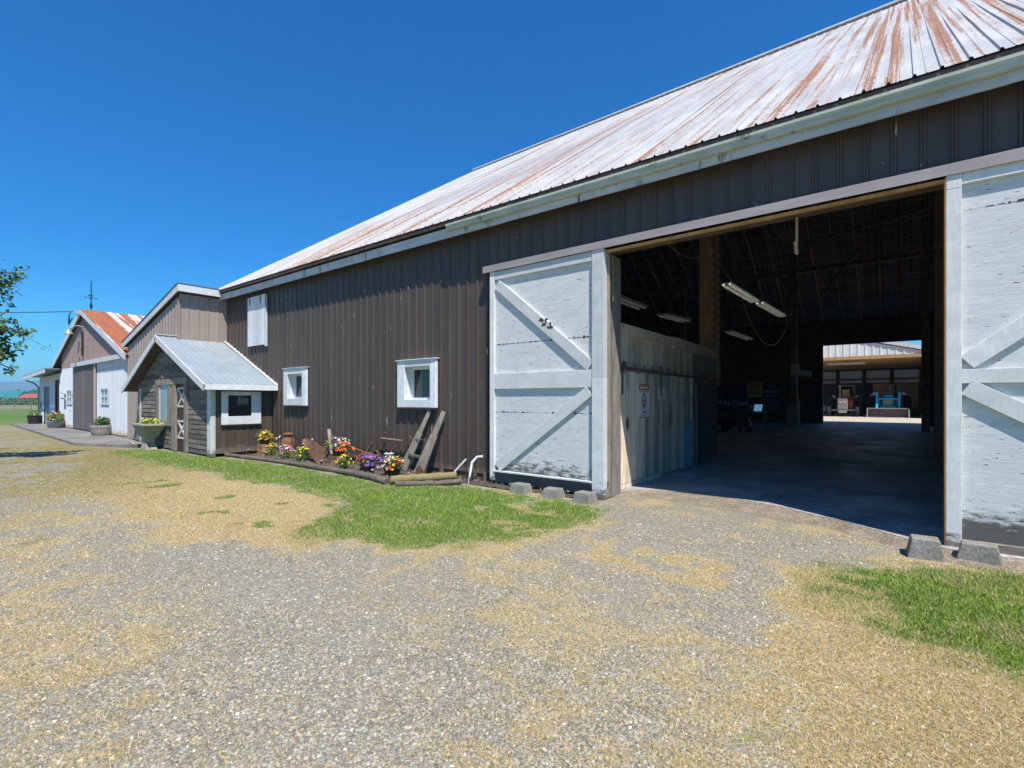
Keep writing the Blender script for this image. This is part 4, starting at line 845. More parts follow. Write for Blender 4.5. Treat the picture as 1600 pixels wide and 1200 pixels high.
def flower(mb, p, n, r, col, eye=True):
    n = Vector(n).normalized(); a = n.cross(Vector((.3, .2, 1))).normalized(); b = n.cross(a)
    k = random.uniform(.75, 1.15); c = tuple(min(1, x*k) for x in col); p = Vector(p)
    for i in range(5):
        t = i*1.2566 + random.random()*.3; d = a*math.cos(t) + b*math.sin(t); e = a*math.cos(t+.62) + b*math.sin(t+.62); g = a*math.cos(t-.62) + b*math.sin(t-.62)
        mb.face([p, p + g*r*.75 + n*r*.15, p + d*r*1.05 + n*r*.05, p + e*r*.75 + n*r*.15], c)
    if eye: mb.face([p + n*r*.2 + a*r*.25, p + n*r*.2 + b*r*.25, p + n*r*.2 - a*r*.25, p + n*r*.2 - b*r*.25], (.25, .12, .02) if random.random() < .6 else (.9, .7, .05))
def leafy(mb, c, rx, ry, rz, n, size=.03, cols=((.05, .13, .02), (.08, .19, .03), (.12, .24, .05), (.04, .09, .02))):
    for _ in range(n):
        v = Vector((random.gauss(0, 1), random.gauss(0, 1), random.gauss(0, 1))).normalized() * random.random()**.4
        p = Vector((c[0] + v.x*rx, c[1] + v.y*ry, c[2] + v.z*rz)); d = Vector((random.gauss(0, 1), random.gauss(0, 1), random.gauss(.3, .8))).normalized(); e = d.cross(Vector((random.random(), random.random(), 1))).normalized(); s_ = size*random.uniform(.6, 1.4)
        mb.face([p, p + d*s_*.6 + e*s_*.35, p + d*s_*1.3, p + d*s_*.6 - e*s_*.35], random.choice(cols))
def bloom(root, c, rx, ry, rz, n, zones_, r=.026):
    """zones_: list of (colour, centre offset x, spread)"""
    mb = MB()
    for _ in range(n):
        col, ox, sp_ = random.choice(zones_); u = ox + random.gauss(0, sp_); v = random.uniform(-1, 1); u = max(-1, min(1, u))
        rr = min(1, math.hypot(u, v)); zz = math.sqrt(max(0, 1 - rr*rr))
        nrm = Vector((u*.8 + random.gauss(0, .25), v - .45 + random.gauss(0, .25), zz + .35)); k = random.uniform(.9, 1.12)
        flower(mb, (c[0] + u*rx*k, c[1] + v*ry*k, c[2] + zz*rz*k + random.uniform(-.03, .02)), nrm, r*random.uniform(.8, 1.25), col)
    mb.build('flowers', m_petal, root)
def pot(name, at, r, h, label, zones_, fr=(.27, .24, .16), n=90, m=m_green_plastic, nleaf=260, cat='flower pot', group='flower pots in the bed'):
    x, y, z = at; t = thing(name, at, label, cat, group)
    mb = MB(); mb.lathe([(r*.7, 0), (r*.72, .0), (r, h), (r*1.06, h), (r*1.06, h*.88), (r*1.0, h*.86)][0:2] + [(r*.98, h*.86), (r*1.07, h*.87), (r*1.07, h), (r*.96, h), (r*.9, h*.9)], at, 20); mb.build('pot', m, t, smooth=True)
    mb = MB(); leafy(mb, (x, y, z + h + fr[2]*.42), fr[0]*1.08, fr[1]*1.08, fr[2]*.85, nleaf*2); mb.build('leaves', m_leaf, t)
    bloom(t, (x, y, z + h + .02), fr[0], fr[1], fr[2], n, zones_); return t
def bricks(at, nx_, rows, label, rz=0):
    t = thing('brick_stack', at, label, 'brick stack', 'brick stacks under the flower pots'); x0, y0_, z = at
    for r_ in range(rows):
        for k in range(nx_):
            for q_ in (0, 1):
                w_ = .42/nx_*1.0; mb = MB(); xa = x0 - .21 + k*w_ + random.uniform(-.008, .008) + (.02 if r_ % 2 else 0); ya = y0_ - .12 + q_*.12 + random.uniform(-.006, .006)
                kk = random.uniform(.75, 1.25); mb.box(xa, xa + w_ - .008, ya, ya + .11, z + r_*.075, z + r_*.075 + .068, (kk, kk*random.uniform(.85, 1.1), kk*.95)); mb.build('brick', m_brick, t, bevel=.004)
bricks((-14.78, 6.82, .05), 2, 4, 'square stack of orange bricks under the pot by the porch'); bricks((-11.0, 6.85, .05), 2, 3, 'low stack of orange bricks under the pot beside the rusty plough')
pot('flower_pot', (-14.78, 6.82, .352), .15, .15, 'green pot of blue, orange and yellow pansies on bricks near the porch', [(VIO, -.7, .2), (ORG, -.1, .3), (YEL, .2, .3), (YEL, .5, .3), (ORG, .7, .25), (PUR, -.75, .2)], (.30, .22, .20))
pot('flower_pot', (-10.95, 6.85, .278), .16, .16, 'green pot of yellow, purple and red flowers on bricks beside the plough', [(YEL, -.75, .22), (PUR, -.1, .25), (MAR, .1, .3), (WHT, .35, .2), (ORG, .85, .15), (RED, .9, .15)], (.40, .26, .27), n=130)
pot('flower_pot', (-9.4, 6.62, .06), .17, .17, 'green pot of magenta, violet and red petunias on the soil', [((.45, .02, .25), -.7, .25), (VIO, .3, .3), (VIO, .7, .2), (RED, -.3, .3), (ORG, 0, .4)], (.33, .24, .20), n=130)
pot('flower_pot', (-8.45, 6.55, .06), .19, .17, 'green pot of white and pale pink flowers nearest the mossy log', [(WHT, -.5, .3), (WHT, 0, .3), (PNK, -.1, .3), (YEL, .5, .2), (RED, .75, .15), (WHT, -.8, .1)], (.29, .22, .20), n=110)
def clump(at, rx, ry, h, label, zones_, n, nl=220):
    t = thing('pansy_clump', at, label, 'flowers', 'pansies planted in the bed'); mb = MB(); leafy(mb, (at[0], at[1], at[2] + h*.45), rx, ry, h*.5, nl, .035)
    for _ in range(25):
        a = random.random()*6.28; mb.bar((at[0] + random.uniform(-rx, rx)*.8, at[1] + random.uniform(-ry, ry)*.8, .05), (at[0] + random.uniform(-rx, rx), at[1] + random.uniform(-ry, ry), h*.7), .008, .004, col=(.16, .28, .06))
    mb.build('leaves', m_leaf, t); bloom(t, (at[0], at[1], at[2] + h*.5), rx, ry, h*.5, n, zones_, .024)
clump((-14.15, 6.72, .05), .22, .15, .36, 'small clump of yellow pansies beside the brick stack', [(YEL, -.2, .4), (YEL, .3, .4)], 26)
clump((-13.35, 6.68, .05), .42, .18, .36, 'pink and orange pansies in front of the rusty milk can', [(ORG, -.8, .15), (PNK, 0, .4), (PNK, .5, .3), (VIO, -.2, .2), (WHT, .2, .4)], 75, 320)
clump((-12.45, 6.72, .05), .34, .18, .36, 'bright yellow pansies with wide leaves left of the plough', [(YEL, 0, .5), (YEL, .3, .4)], 48, 420)
clump((-10.25, 6.55, .05), .26, .15, .33, 'yellow pansies in soil right of the second brick stack', [(YEL, 0, .5)], 34)
clump((-9.75, 6.75, .05), .14, .1, .24, 'low pale clump between the yellow pansies and violet pot', [(MAR, 0, .5), (WHT, 0, .5)], 8, 120)
# milk can
mb = MB(); mb.lathe([(.17, 0), (.185, .02), (.19, .40), (.17, .47), (.10, .54), (.095, .58), (.15, .60), (.155, .63), (.12, .65), (.0, .66)], (-13.9, 7.08, .05), 24); mc = thing('milk_can', (-13.9, 7.08, .05), 'rusty old milk can standing behind the pink pansies', 'milk can'); mb.build('can_body', m_can, mc, smooth=True)
for sx in (-1, 1):
    mb = MB(); mb.tube([(-13.9 + sx*.15, 7.08, .53), (-13.9 + sx*.22, 7.08, .55), (-13.9 + sx*.22, 7.08, .48), (-13.9 + sx*.17, 7.08, .44)], .013, 6); mb.build('handle', m_can, mc)
# rusty plough
pl = thing('walking_plough', (-12.0, 7.1, .05), 'rusty plough with a broad curved share and a grey wooden handle', 'plough')
mb = MB(); n_ = 12; vs = []; 
for i in range(n_ + 1):
    t = i/n_; x = -12.75 + t*1.35; zt = .62 - .06*t - .30*max(0, t - .55); zb = .60 - .60*t**.8 - .02; y = 6.98 - .22*math.sin(t*1.7)
    vs += [(x, y, max(zt, zb + .02)), (x, y - .05*math.sin(t*3), (max(zt, zb+.02) + zb)/2), (x, y - .10, zb)]
fs = [(3*i+j, 3*i+3+j, 3*i+4+j, 3*i+1+j) for i in range(n_) for j in (0, 1)]
m0 = len(vs); vs2 = [(a, b + .02, c) for a, b, c in vs]; mb.mesh(vs + vs2, fs + [tuple(k + m0 for k in f[::-1]) for f in fs]); mb.build('share', m_rust, pl, smooth=True)
mb = MB(); mb.bar((-12.1, 7.28, .85), (-11.5, 7.0, .25), .05, .085, up=(0, 1, 0), w2=.05, t2=.06); mb.build('handle', m_greywood, pl)
mb = MB(); mb.tube([(-11.7, 7.1, .7), (-10.9, 7.2, .45), (-10.2, 7.15, .35), (-9.8, 7.1, .3)], .03, 6); mb.build('beam', m_rust, pl)
mb = MB(); mb.bar((-10.35, 7.2, .30), (-10.12, 7.25, .62), .05, .03); mb.lathe([(.10, 0), (.10, .03), (.13, .03), (.13, 0)], (-9.95, 7.2, .32), 14, 'y'); mb.build('coulter', m_rust, pl)
# thin iron cultivator frame
cu = thing('hand_cultivator', (-9.5, 7.2, .05), 'thin rusty hand plough frame with two iron handles against the brown wall', 'cultivator')
mb = MB(); mb.tube([(-10.2, 7.2, .2), (-10.05, 7.25, .45), (-9.72, 7.3, .86), (-9.66, 7.3, .87)], .014, 6); mb.build('handle', m_rust, cu)
mb = MB(); mb.tube([(-9.5, 7.15, .25), (-9.3, 7.22, .5), (-8.82, 7.3, .83), (-8.74, 7.3, .80), (-8.71, 7.3, .76)], .014, 6); mb.build('handle', m_rust, cu)
mb = MB(); mb.bar((-9.81, 7.28, .74), (-9.0, 7.28, .72), .02, .025, col=(1.6, 1.3, 1.0)); mb.build('crossbar', m_greywood, cu)
mb = MB(); mb.tube([(-10.2, 7.2, .2), (-9.9, 7.0, .12), (-9.5, 7.15, .25)], .02, 6); mb.build('foot', m_rust, cu)
# barn hand truck shafts
ht_ = thing('sack_truck', (-8.3, 7.1, .05), 'old wooden sack truck with two weathered rails leaning on the wall', 'hand truck')
for p, q_, wd in (((-8.78, 7.12, .10), (-8.14, 7.33, 1.42), .17), ((-8.14, 7.0, .06), (-7.68, 7.31, 1.40), .20)):
    mb = MB(); mid = Vector(p).lerp(Vector(q_), .62); mb.bar(p, mid, wd*1.25, .06, up=(.2, -1, 0), w2=wd*.9, t2=.05); mb.bar(mid - Vector((0, .0, .0)), q_, wd*.7, .045, up=(.2, -1, 0), w2=wd*.55, t2=.035); mb.build('rail', m_greywood, ht_, bevel=.006)
mb = MB(); mb.bar((-8.62, 7.14, .44), (-8.0, 7.08, .40), .05, .05, col=(.55, .7, .45)); mb.build('crossbar', m_greywood, ht_)
mb = MB(); mb.tube([(-8.5, 7.2, .78), (-7.93, 7.15, .78)], .01, 6); mb.build('rod', m_rust, ht_)
mb = MB(); mb.lathe([(.09, 0), (.115, 0), (.115, .03), (.09, .03)], (-8.02, 6.92, .14), 16, 'y'); mb.build('wheel', m_rust, ht_)
# solar stake lights
def stake(x, y, label, tall=0):
    t = thing('solar_light', (x, y, .05), label, 'garden light', 'solar stake lights in the bed'); r_ = .035
    mb = MB(); mb.tube([(x, y, .03), (x, y, .13 + tall)], .008, 6); mb.build('stake', m_black, t)
    mb = MB(); mb.lathe([(r_*.7, 0), (r_*.8, .05), (r_*.8, .06)], (x, y, .12 + tall), 10); mb.build('lens', m_glass, t)
    mb = MB(); mb.lathe([(r_*1.2, 0), (r_*1.1, .012), (.0, .03)], (x, y, .18 + tall), 10); mb.build('cap', m_steel if tall == 0 else m_white, t)
stake(-15.1, 6.5, 'solar stake light nearest the porch corner'); stake(-13.95, 6.48, 'solar stake light by the yellow pansies'); stake(-8.72, 6.25, 'solar stake light with silver cap left of the white flowers'); stake(-11.0, 6.42, 'dark solar stake light in front of the second brick stack')
mb = MB(); mb.tube([(-9.02, 6.9, .05), (-9.02, 6.9, .42)], .012, 8)
for k in range(10):
    a = k*.628; mb.bar((-9.02, 6.9, .43), (-9.02 + .11*math.cos(a), 6.9 + .11*math.sin(a), .45 + .02*(k % 2)), .025, .008, col=(1.1, 1.1, 1.2))
mb.build('wind_spinner', m_white, at=(-9.02, 6.9, .05), label='pale star-shaped garden spinner on a rod between the potted flowers', cat='garden ornament')
for (x, y, z, lb) in ((-14.42, 7.0, .52, 'lower spindly pale blue flower left of the milk can'), (-14.25, 7.0, .58, 'taller spindly pale blue flower left of the milk can'), (-12.75, 7.05, .55, 'pale blue flower second from the plough'), (-12.55, 7.05, .58, 'tall pale blue flower nearest the rusty plough'), (-13.0, 7.05, .46, 'short pale blue flower between milk can and plough')):
    mb = MB(); mb.tube([(x, y, .05), (x + .02, y, z)], .004, 5, col=(.3, .4, .2)); flower(mb, (x + .02, y, z), (0, -1, .5), .045, (.55, .68, .85), False); mb.build('pale_flower', m_petal, at=(x, y, .05), label=lb, cat='flower', group='spindly pale flowers in the bed')
# pipes and scraps by the left door
mb = MB(); mb.tube([(-7.16, 6.95, .02), (-7.08, 7.05, .22), (-6.9, 7.18, .46)], .02, 8); mb.build('plastic_pipe', m_pvc, at=(-7.16, 6.95, 0), label='thin straight white pipe leaning out of the soil', cat='pipe', smooth=True)
mb = MB(); mb.tube([(-6.66, 6.98, 0), (-6.64, 7.0, .15), (-6.66, 7.06, .30), (-6.68, 7.12, .42), (-6.62, 7.2, .52), (-6.52, 7.26, .53)], [.02, .02, .028, .028, .028, .028], 10); mb.build('bent_pipe', m_pvc, at=(-6.66, 6.98, 0), label='white pipe with a curved top rising beside the left barn door', cat='pipe', smooth=True)
mb = MB(); mb.tube([(-6.95, 7.2, .0), (-6.97, 7.25, .14), (-6.85, 7.22, .18), (-6.82, 7.2, .05)], .012, 6); mb.build('water_tap', m_rust, at=(-6.95, 7.2, 0), label='small rusty stub pipe under the wall edge beside the bent pipe', cat='tap')
# pebble concrete wedge blocks
def block(x, y, w_, h_, d_, label, rz=0, grp='concrete blocks at the door feet'):
    t = math.cos(rz), math.sin(rz); P_ = lambda a, b, c: (x + a*t[0] - b*t[1], y + a*t[1] + b*t[0], c); k = .74
    mb = MB(); mb.hexa([P_(-w_, -d_, -.02), P_(w_, -d_, -.02), P_(w_, d_, -.02), P_(-w_, d_, -.02)], [P_(-w_*k, -d_*k, h_), P_(w_*k, -d_*k, h_), P_(w_*k, d_*k, h_), P_(-w_*k, d_*k, h_)], (1, 1, 1))
    mb.build('concrete_block', m_block, at=(x, y, 0), label=label, cat='concrete block', group=grp, bevel=.012)
block(-5.36, 6.98, .19, .16, .14, 'tapered concrete block furthest left under the left door'); block(-4.68, 7.0, .18, .15, .14, 'tapered concrete block in the middle under the left door', .1); block(-4.05, 6.98, .18, .16, .14, 'tapered concrete block nearest the left door corner', -.05)
block(.17, 6.78, .155, .20, .14, 'tapered pebbly concrete block left of the right door post', .06); block(.60, 6.92, .18, .185, .13, 'tapered smooth concrete block under the right door', -.1)

# ---------------------------------------------------------------- planters in front of the sheds
random.seed(5)
pz_ = .10
t = thing('urn_planter', (-19.75, 5.3, .02), 'square tapered concrete planter on a pedestal with yellow flowers', 'planter')
mb = MB(); c = (-19.75, 5.3)
def sq(w_, z, cx=c[0], cy=c[1], wy=None): wy = wy or w_; return [(cx-w_, cy-wy, z), (cx+w_, cy-wy, z), (cx+w_, cy+wy, z), (cx-w_, cy+wy, z)]
mb.hexa(sq(.34, .0, wy=.16), sq(.17, .22, wy=.12)); mb.hexa(sq(.17, .22, wy=.12), sq(.20, .42, wy=.14)); mb.hexa(sq(.26, .42, wy=.18), sq(.62, .80, wy=.30)); mb.hexa(sq(.64, .80, wy=.32), sq(.64, .86, wy=.32)); mb.build('bowl', m_cast, t, bevel=.01)
mb = MB(); leafy(mb, (c[0], c[1], .90), .52, .26, .14, 420, .05, ((.12, .2, .03), (.2, .28, .04), (.3, .34, .05))); mb.build('leaves', m_leaf, t); bloom(t, (c[0], c[1], .88), .5, .26, .17, 60, [((.75, .65, .12), 0, .6), ((.5, .5, .1), 0, .6)], .035)
t = thing('barrel_planter', (-27.9, 5.45, pz_), 'half barrel planter with hoops and green leaves before the sliding door', 'planter'); c = (-27.7, 5.7); PK = .62
mb = MB(); n_ = 22
for k in range(n_):
    a0, a1 = 6.2832*k/n_ + .01, 6.2832*(k+1)/n_ - .01; k_ = random.uniform(.75, 1.15)
    for (r0, z0), (r1, z1) in zip([(.33, 0), (.38, .15), (.41, .30), (.40, .45)], [(.38, .15), (.41, .30), (.40, .45), (.36, .45)]):
        mb.face([(c[0]+r0*math.cos(a0), c[1]+r0*math.sin(a0), pz_+z0), (c[0]+r0*math.cos(a1), c[1]+r0*math.sin(a1), pz_+z0), (c[0]+r1*math.cos(a1), c[1]+r1*math.sin(a1), pz_+z1), (c[0]+r1*math.cos(a0), c[1]+r1*math.sin(a0), pz_+z1)], (k_, k_, k_))
mb.build('barrel', m_barrel, t)
for z, r_ in ((.05, .362), (.32, .42)): mb = MB(); mb.lathe([(r_-.02, 0), (r_, 0), (r_+.005, .04), (r_-.02, .04)], (c[0], c[1], pz_+z), 24); mb.build('hoop', m_hoop, t)
mb = MB(); mb.lathe([(0, 0), (.36, 0), (.36, .01), (0, .01)], (c[0], c[1], pz_+.41), 16); mb.build('potting_soil', soil, t)
mb = MB(); leafy(mb, (c[0]+.02, c[1], .68), .34, .30, .22, 600, .065, ((.03, .10, .02), (.05, .14, .03), (.09, .2, .05), (.02, .06, .01))); mb.build('leaves', m_leaf, t); bloom(t, (c[0] - .28, c[1], .6), .14, .2, .30, 16, [((.7, .12, .05), 0, .5)], .035)
t = thing('tub_planter', (-37.6, 5.35, pz_), 'oval grey metal tub planter with spreading leafy plant', 'planter'); c = (-37.3, 5.65)
mb = MB(); mb.lathe([(.62, 0), (.66, .03), (.76, .34), (.78, .36), (.77, .38), (.70, .36), (.66, .25)], (c[0], c[1], pz_), 28, sy=.5); mb.build('tub', m_tub, t, smooth=True)
mb = MB(); leafy(mb, (c[0], c[1], .68), .68, .36, .26, 600, .10, ((.08, .15, .03), (.14, .2, .05), (.25, .25, .08), (.25, .12, .05))); leafy(mb, (c[0]+.7, c[1], .5), .25, .2, .22, 90, .09); mb.build('leaves', m_leaf, t); bloom(t, (c[0], c[1], .6), .66, .34, .34, 18, [((.75, .45, .3), 0, .6)], .045)
t = thing('dark_planter', (-43.6, 5.35, pz_), 'dark round tub planter with pale blooms at the far pad corner', 'planter'); c = (-44.6, 5.75)
mb = MB(); mb.lathe([(.50, 0), (.55, .03), (.62, .48), (.66, .50), (.66, .55), (.58, .55), (.56, .46)], (c[0], c[1], pz_), 24, sy=.6); mb.build('tub', surf('dark_brown_tub', (.035, .025, .025), rough=.6, bump=0), t, smooth=True)
mb = MB(); leafy(mb, (c[0], c[1], .78), .50, .3, .14, 160, .08); mb.build('leaves', m_leaf, t); bloom(t, (c[0], c[1], .72), .5, .3, .3, 14, [((.6, .7, .4), 0, .6)], .05)
mb = MB(); mb.tube([(-21.6, 5.25, .12), (-21.2, 5.15, .2), (-21.0, 5.2, .1)], .03, 6); mb.box(-21.3, -20.7, 5.1, 5.35, .0, .12, (.6, .6, .6)); mb.build('stone_scrap', m_cast, at=(-21, 5.2, 0), label='low broken concrete pieces beside the pedestal planter', cat='rubble')

# ---------------------------------------------------------------- signs on the partition
sg = thing('orange_top_sign', (-3.98, 9.12, 1.65), 'tall notice with orange header and round picture on the plank door', 'sign')
XS = -3.968
mb = MB(); mb.box(XS - .012, XS, 8.86, 9.36, 1.30, 1.97, (.80, .80, .74)); mb.build('board', m_print, sg)
mb = MB(); mb.box(XS + .001, XS + .003, 8.87, 9.35, 1.84, 1.96, (1, 1, 1)); mb.box(XS + .001, XS + .003, 8.87, 9.35, 1.305, 1.325, (.8, .8, .8)); mb.build('orange_header', m_orange, sg)
mb = MB()
for k in range(7): mb.box(XS + .004, XS + .005, 8.92 + k*.055, 8.96 + k*.055, 1.87, 1.90 + .02*(k % 2), (.9, .85, .7))
for k in range(8): mb.box(XS + .001, XS + .003, 8.91 + k*.05, 8.94 + k*.05, 1.80, 1.82, (.12, .1, .1))
mb.box(XS + .001, XS + .003, 8.87, 9.35, 1.46, 1.465, (.6, .35, .3))
for k in range(5): mb.box(XS + .001, XS + .003, 9.02 + k*.04, 9.05 + k*.04, 1.39, 1.43, (.15, .15, .3))
for k in range(7): mb.box(XS + .001, XS + .003, 8.95 + k*.05, 8.985 + k*.05, 1.345, 1.36, (.2, .2, .25))
mb.build('lettering', m_print, sg)
mb = MB(); mb.lathe([(0, 0), (.11, 0), (.11, .004), (0, .004)], (XS, 9.11, 1.64), 20, 'x', col=(.45, .22, .10), sy=1.35); mb.lathe([(0, 0), (.07, 0), (.07, .007), (0, .007)], (XS, 9.11, 1.66), 16, 'x', col=(.75, .5, .32), sy=1.5); mb.box(XS, XS + .009, 9.02, 9.2, 1.635, 1.65, (.2, .08, .04)); mb.build('round_picture', m_print, sg)
s2 = thing('small_sign', (-3.98, 10.05, 1.8), 'small white notice with a blue line on the plank door', 'sign')
mb = MB(); mb.box(XS - .012, XS, 9.86, 10.20, 1.67, 1.93, (.78, .78, .74)); mb.build('board', m_print, s2)
mb = MB(); mb.box(XS + .001, XS + .003, 9.88, 10.12, 1.865, 1.875, (.15, .12, .3)); mb.box(XS + .001, XS + .003, 9.98, 10.12, 1.72, 1.80, (.4, .4, .42)); mb.box(XS + .001, XS + .003, 9.89, 9.92, 1.70, 1.76, (.08, .08, .1)); mb.box(XS + .001, XS + .003, 9.95, 10.17, 1.69, 1.70, (.4, .4, .4)); mb.build('lettering', m_print, s2)

# ---------------------------------------------------------------- inside the barn
def text(s_, size, at, parent, m, name='lettering', rz=0, ext=.004, label=None):
    cu_ = bpy.data.curves.new(name, 'FONT'); cu_.body = s_; cu_.size = size; cu_.extrude = ext; cu_.offset = size*.015; cu_.align_x = 'CENTER'; cu_.align_y = 'CENTER'; cu_.space_character = 1.12
    tmp = bpy.data.objects.new('tmp', cu_); COL.objects.link(tmp); dg = bpy.context.evaluated_depsgraph_get(); dg.update()
    me = bpy.data.meshes.new_from_object(tmp.evaluated_get(dg)); bpy.data.objects.remove(tmp)
    me.transform(Matrix.Translation(Vector(at) - WO[parent.name]) @ Matrix.Rotation(rz, 4, 'Z') @ Matrix.Rotation(R(90), 4, 'X'))
    me.materials.clear(); me.materials.append(m); o = bpy.data.objects.new(name, me); COL.objects.link(o); o.parent = parent; WO[o.name] = WO[parent.name]; return o
m_navy = surf('navy_board', (.015, .03, .12), rough=.6, bump=0); m_letter = surf('pale_letters', (.80, .82, .86), rough=.6, bump=0, tint=False); m_yel = surf('yellow_board', (.42, .38, .07), rough=.6, bump=0); m_dred = surf('dark_red_letters', (.5, .06, .06), rough=.6, bump=0)
b1 = thing('long_banner', (-6.9, 26, 1.4), 'long dark navy banner lettered PATON low in the barn shade', 'banner', 'navy banners inside the barn')
mb = MB(); mb.box(-8.6, -5.5, 26.0, 26.04, .95, 2.35, (1, 1, 1)); mb.build('board', m_navy, b1)
text('PATON', .32, (-6.55, 25.98, 1.46), b1, m_letter); text('N', .38, (-7.36, 25.98, 1.55), b1, m_letter); text('P/', .32, (-5.78, 25.98, 1.28), b1, m_letter)
b2 = thing('square_banner', (-4.86, 25.6, 1.75), 'square navy banner lettered PATON beside the yellow board', 'banner', 'navy banners inside the barn')
mb = MB(); mb.box(-5.22, -4.5, 25.6, 25.63, 1.15, 2.25, (1, 1, 1)); mb.build('board', m_navy, b2); text('PATON', .17, (-4.86, 25.585, 2.02), b2, m_letter)
mb = MB()
for k in range(7): mb.box(-5.14 + k*.08, -5.08 + k*.08, 25.59, 25.598, 1.84, 1.87, (.6, .6, .9))
mb.build('small_lettering', m_letter, b2)
mb = MB()
for k in range(6): mb.box(-5.08 + k*.09, -5.01 + k*.09, 25.59, 25.598, 1.60, 1.65, (1, 1, 1))
mb.build('red_lettering', m_dred, b2)
b3 = thing('yellow_board', (-5.6, 25.7, 2.1), 'yellow framed board above the long navy banner', 'sign')
mb = MB(); mb.box(-5.95, -5.28, 25.70, 25.73, 1.78, 2.52, (1, 1, 1)); mb.build('board', m_yel, b3)
mb = MB()
for z, n_ in ((2.33, 5), (2.18, 6), (1.98, 4)):
    for k in range(n_): mb.box(-5.86 + k*.09, -5.80 + k*.09, 25.69, 25.698, z, z + .06, (.08, .08, .05))
mb.build('lettering', m_print, b3)
la_ = thing('laptop', (-5.2, 24.9, 1.1), 'open laptop with a blue screen glowing in the dark barn', 'laptop')
mb = MB(); mb.bar((-5.28, 24.8, 1.14), (-5.28, 24.98, 1.44), .34, .012, up=(0, -1, .6)); mb.build('screen', m_screen, la_)
mb = MB(); mb.box(-5.45, -5.08, 24.6, 24.82, 1.115, 1.135); mb.build('keyboard', m_white, la_)
tb = thing('shop_table', (-5.3, 24.8, .1), 'dark work table carrying the laptop', 'table')
mb = MB(); mb.box(-5.9, -4.9, 24.4, 25.1, 1.06, 1.11); mb.build('table_top', m_beam, tb)
for x in (-5.85, -4.97):
    for y in (24.45, 25.0): mb = MB(); mb.box(x, x + .06, y, y + .06, .18, 1.06); mb.build('leg', m_beam, tb)
mw = thing('ride_on_mower', (-6.3, 24.0, .2), 'dark ride-on machine parked in shade before the navy banner', 'mower')
mb = MB(); mb.box(-6.9, -5.9, 23.8, 24.5, .42, .78, (1, 1, 1)); mb.hexa([(-6.1, 23.8, .42), (-5.4, 23.85, .42), (-5.4, 24.45, .42), (-6.1, 24.5, .42)], [(-6.1, 23.8, .95), (-5.5, 23.9, .85), (-5.5, 24.4, .85), (-6.1, 24.5, .95)], (1, 1, 1)); mb.build('body', m_black, mw, bevel=.04)
mb = MB(); mb.box(-6.85, -6.4, 23.9, 24.4, .8, .92, (1, 1, 1)); mb.box(-6.92, -6.82, 23.9, 24.4, .85, 1.25, (1, 1, 1)); mb.build('seat', m_black, mw, bevel=.03)
mb = MB(); mb.tube([(-6.15, 24.15, .9), (-6.3, 24.15, 1.12)], .02, 6); mb.lathe([(.14, 0), (.17, 0), (.17, .03), (.14, .03)], (-6.3, 24.15, 1.12), 14); mb.build('steering_wheel', m_black, mw)
for x, y, r_ in ((-6.7, 23.68, .27), (-6.7, 24.5, .27), (-5.65, 23.7, .19), (-5.65, 24.48, .19)):
    mb = MB(); mb.lathe([(r_*.5, 0), (r_, .01), (r_, .13), (r_*.5, .14)], (x, y, .13 + r_), 20, 'y'); wl_ = mb.build('wheel', m_tyre, mw); mb = MB(); mb.lathe([(0, -.005), (r_*.52, -.005), (r_*.52, .12), (0, .12)], (x, y, .13 + r_), 14, 'y'); mb.build('rim', m_steel, wl_)
mb = MB(); mb.box(-12.5, -9.0, 26.1, 26.6, .2, 2.2); mb.box(-8.6, -8.0, 26.1, 26.6, .2, 1.9); mb.build('storage_shelf', m_beam, at=(-10.7, 26.3, .2), label='dark storage shelving behind the partition in the barn shade', cat='shelving')
m_lit = surf('lit_tube', (.7, .7, .68), rough=.4, bump=0, emit=(1, .95, .8, .6)); m_dim = surf('dim_tube', (.7, .7, .68), rough=.4, bump=0, emit=(1, .97, .9, .03))
fx = [((-4.6, 17.1, 5.43), (-4.6, 21.2, 5.49), 'nearest hanging strip light on the right of the golden post'), ((-4.6, 21.9, 5.55), (-4.6, 26.7, 5.66), 'second hanging strip light on the right of the golden post'),
      ((-6.0, 11.6, 4.30), (-6.0, 13.7, 4.28), 'strip light over the stall nearest the door jamb'), ((-6.0, 15.1, 4.28), (-6.0, 17.4, 4.36), 'strip light over the stall further behind the planks'), ((-6.0, 22.6, 4.56), (-6.0, 26.5, 4.6), 'dim strip light deep in the barn beneath the others')]
for i, (a, b, lb) in enumerate(fx):
    f_ = thing('strip_light', a, lb, 'strip light', 'hanging strip lights in the barn'); a = Vector(a); b = Vector(b)
    mb = MB(); mb.bar(a + Vector((0, 0, .1)), b + Vector((0, 0, .1)), .34, .05); mb.build('housing', m_white, f_)
    for s_ in (-.10, .10): mb = MB(); mb.tube([a + Vector((s_, .05, .04)), b + Vector((s_, -.05, .04))], .025, 8); mb.build('lamp_tube', m_lit if i < 2 else m_dim, f_)
    if i < 2:
        mb = MB(); n_ = int((b - a).length/.22)
        for k in range(n_): p = a.lerp(b, (k+.5)/n_); mb.box(p.x - .17, p.x + .17, p.y - .01, p.y + .01, p.z - .01, p.z + .07)
        mb.build('louvre', m_white, f_)
    mb = MB(); mb.tube([a + Vector((0, .4, .12)), a + Vector((0, .4, 2.6))], .008, 4); mb.tube([b + Vector((0, -.4, .12)), b + Vector((0, -.4, 2.6))], .008, 4); mb.build('hanger', m_wire, f_)
def sag(a, b, dz, n=24): return [Vector(a).lerp(Vector(b), i/n) - Vector((0, 0, 4*dz*(i/n)*(1 - i/n))) for i in range(n + 1)]
gl = thing('string_lights', (-4.08, 13.1, 5.7), 'pale string of small bulbs sagging from the golden post to the far post', 'string lights')
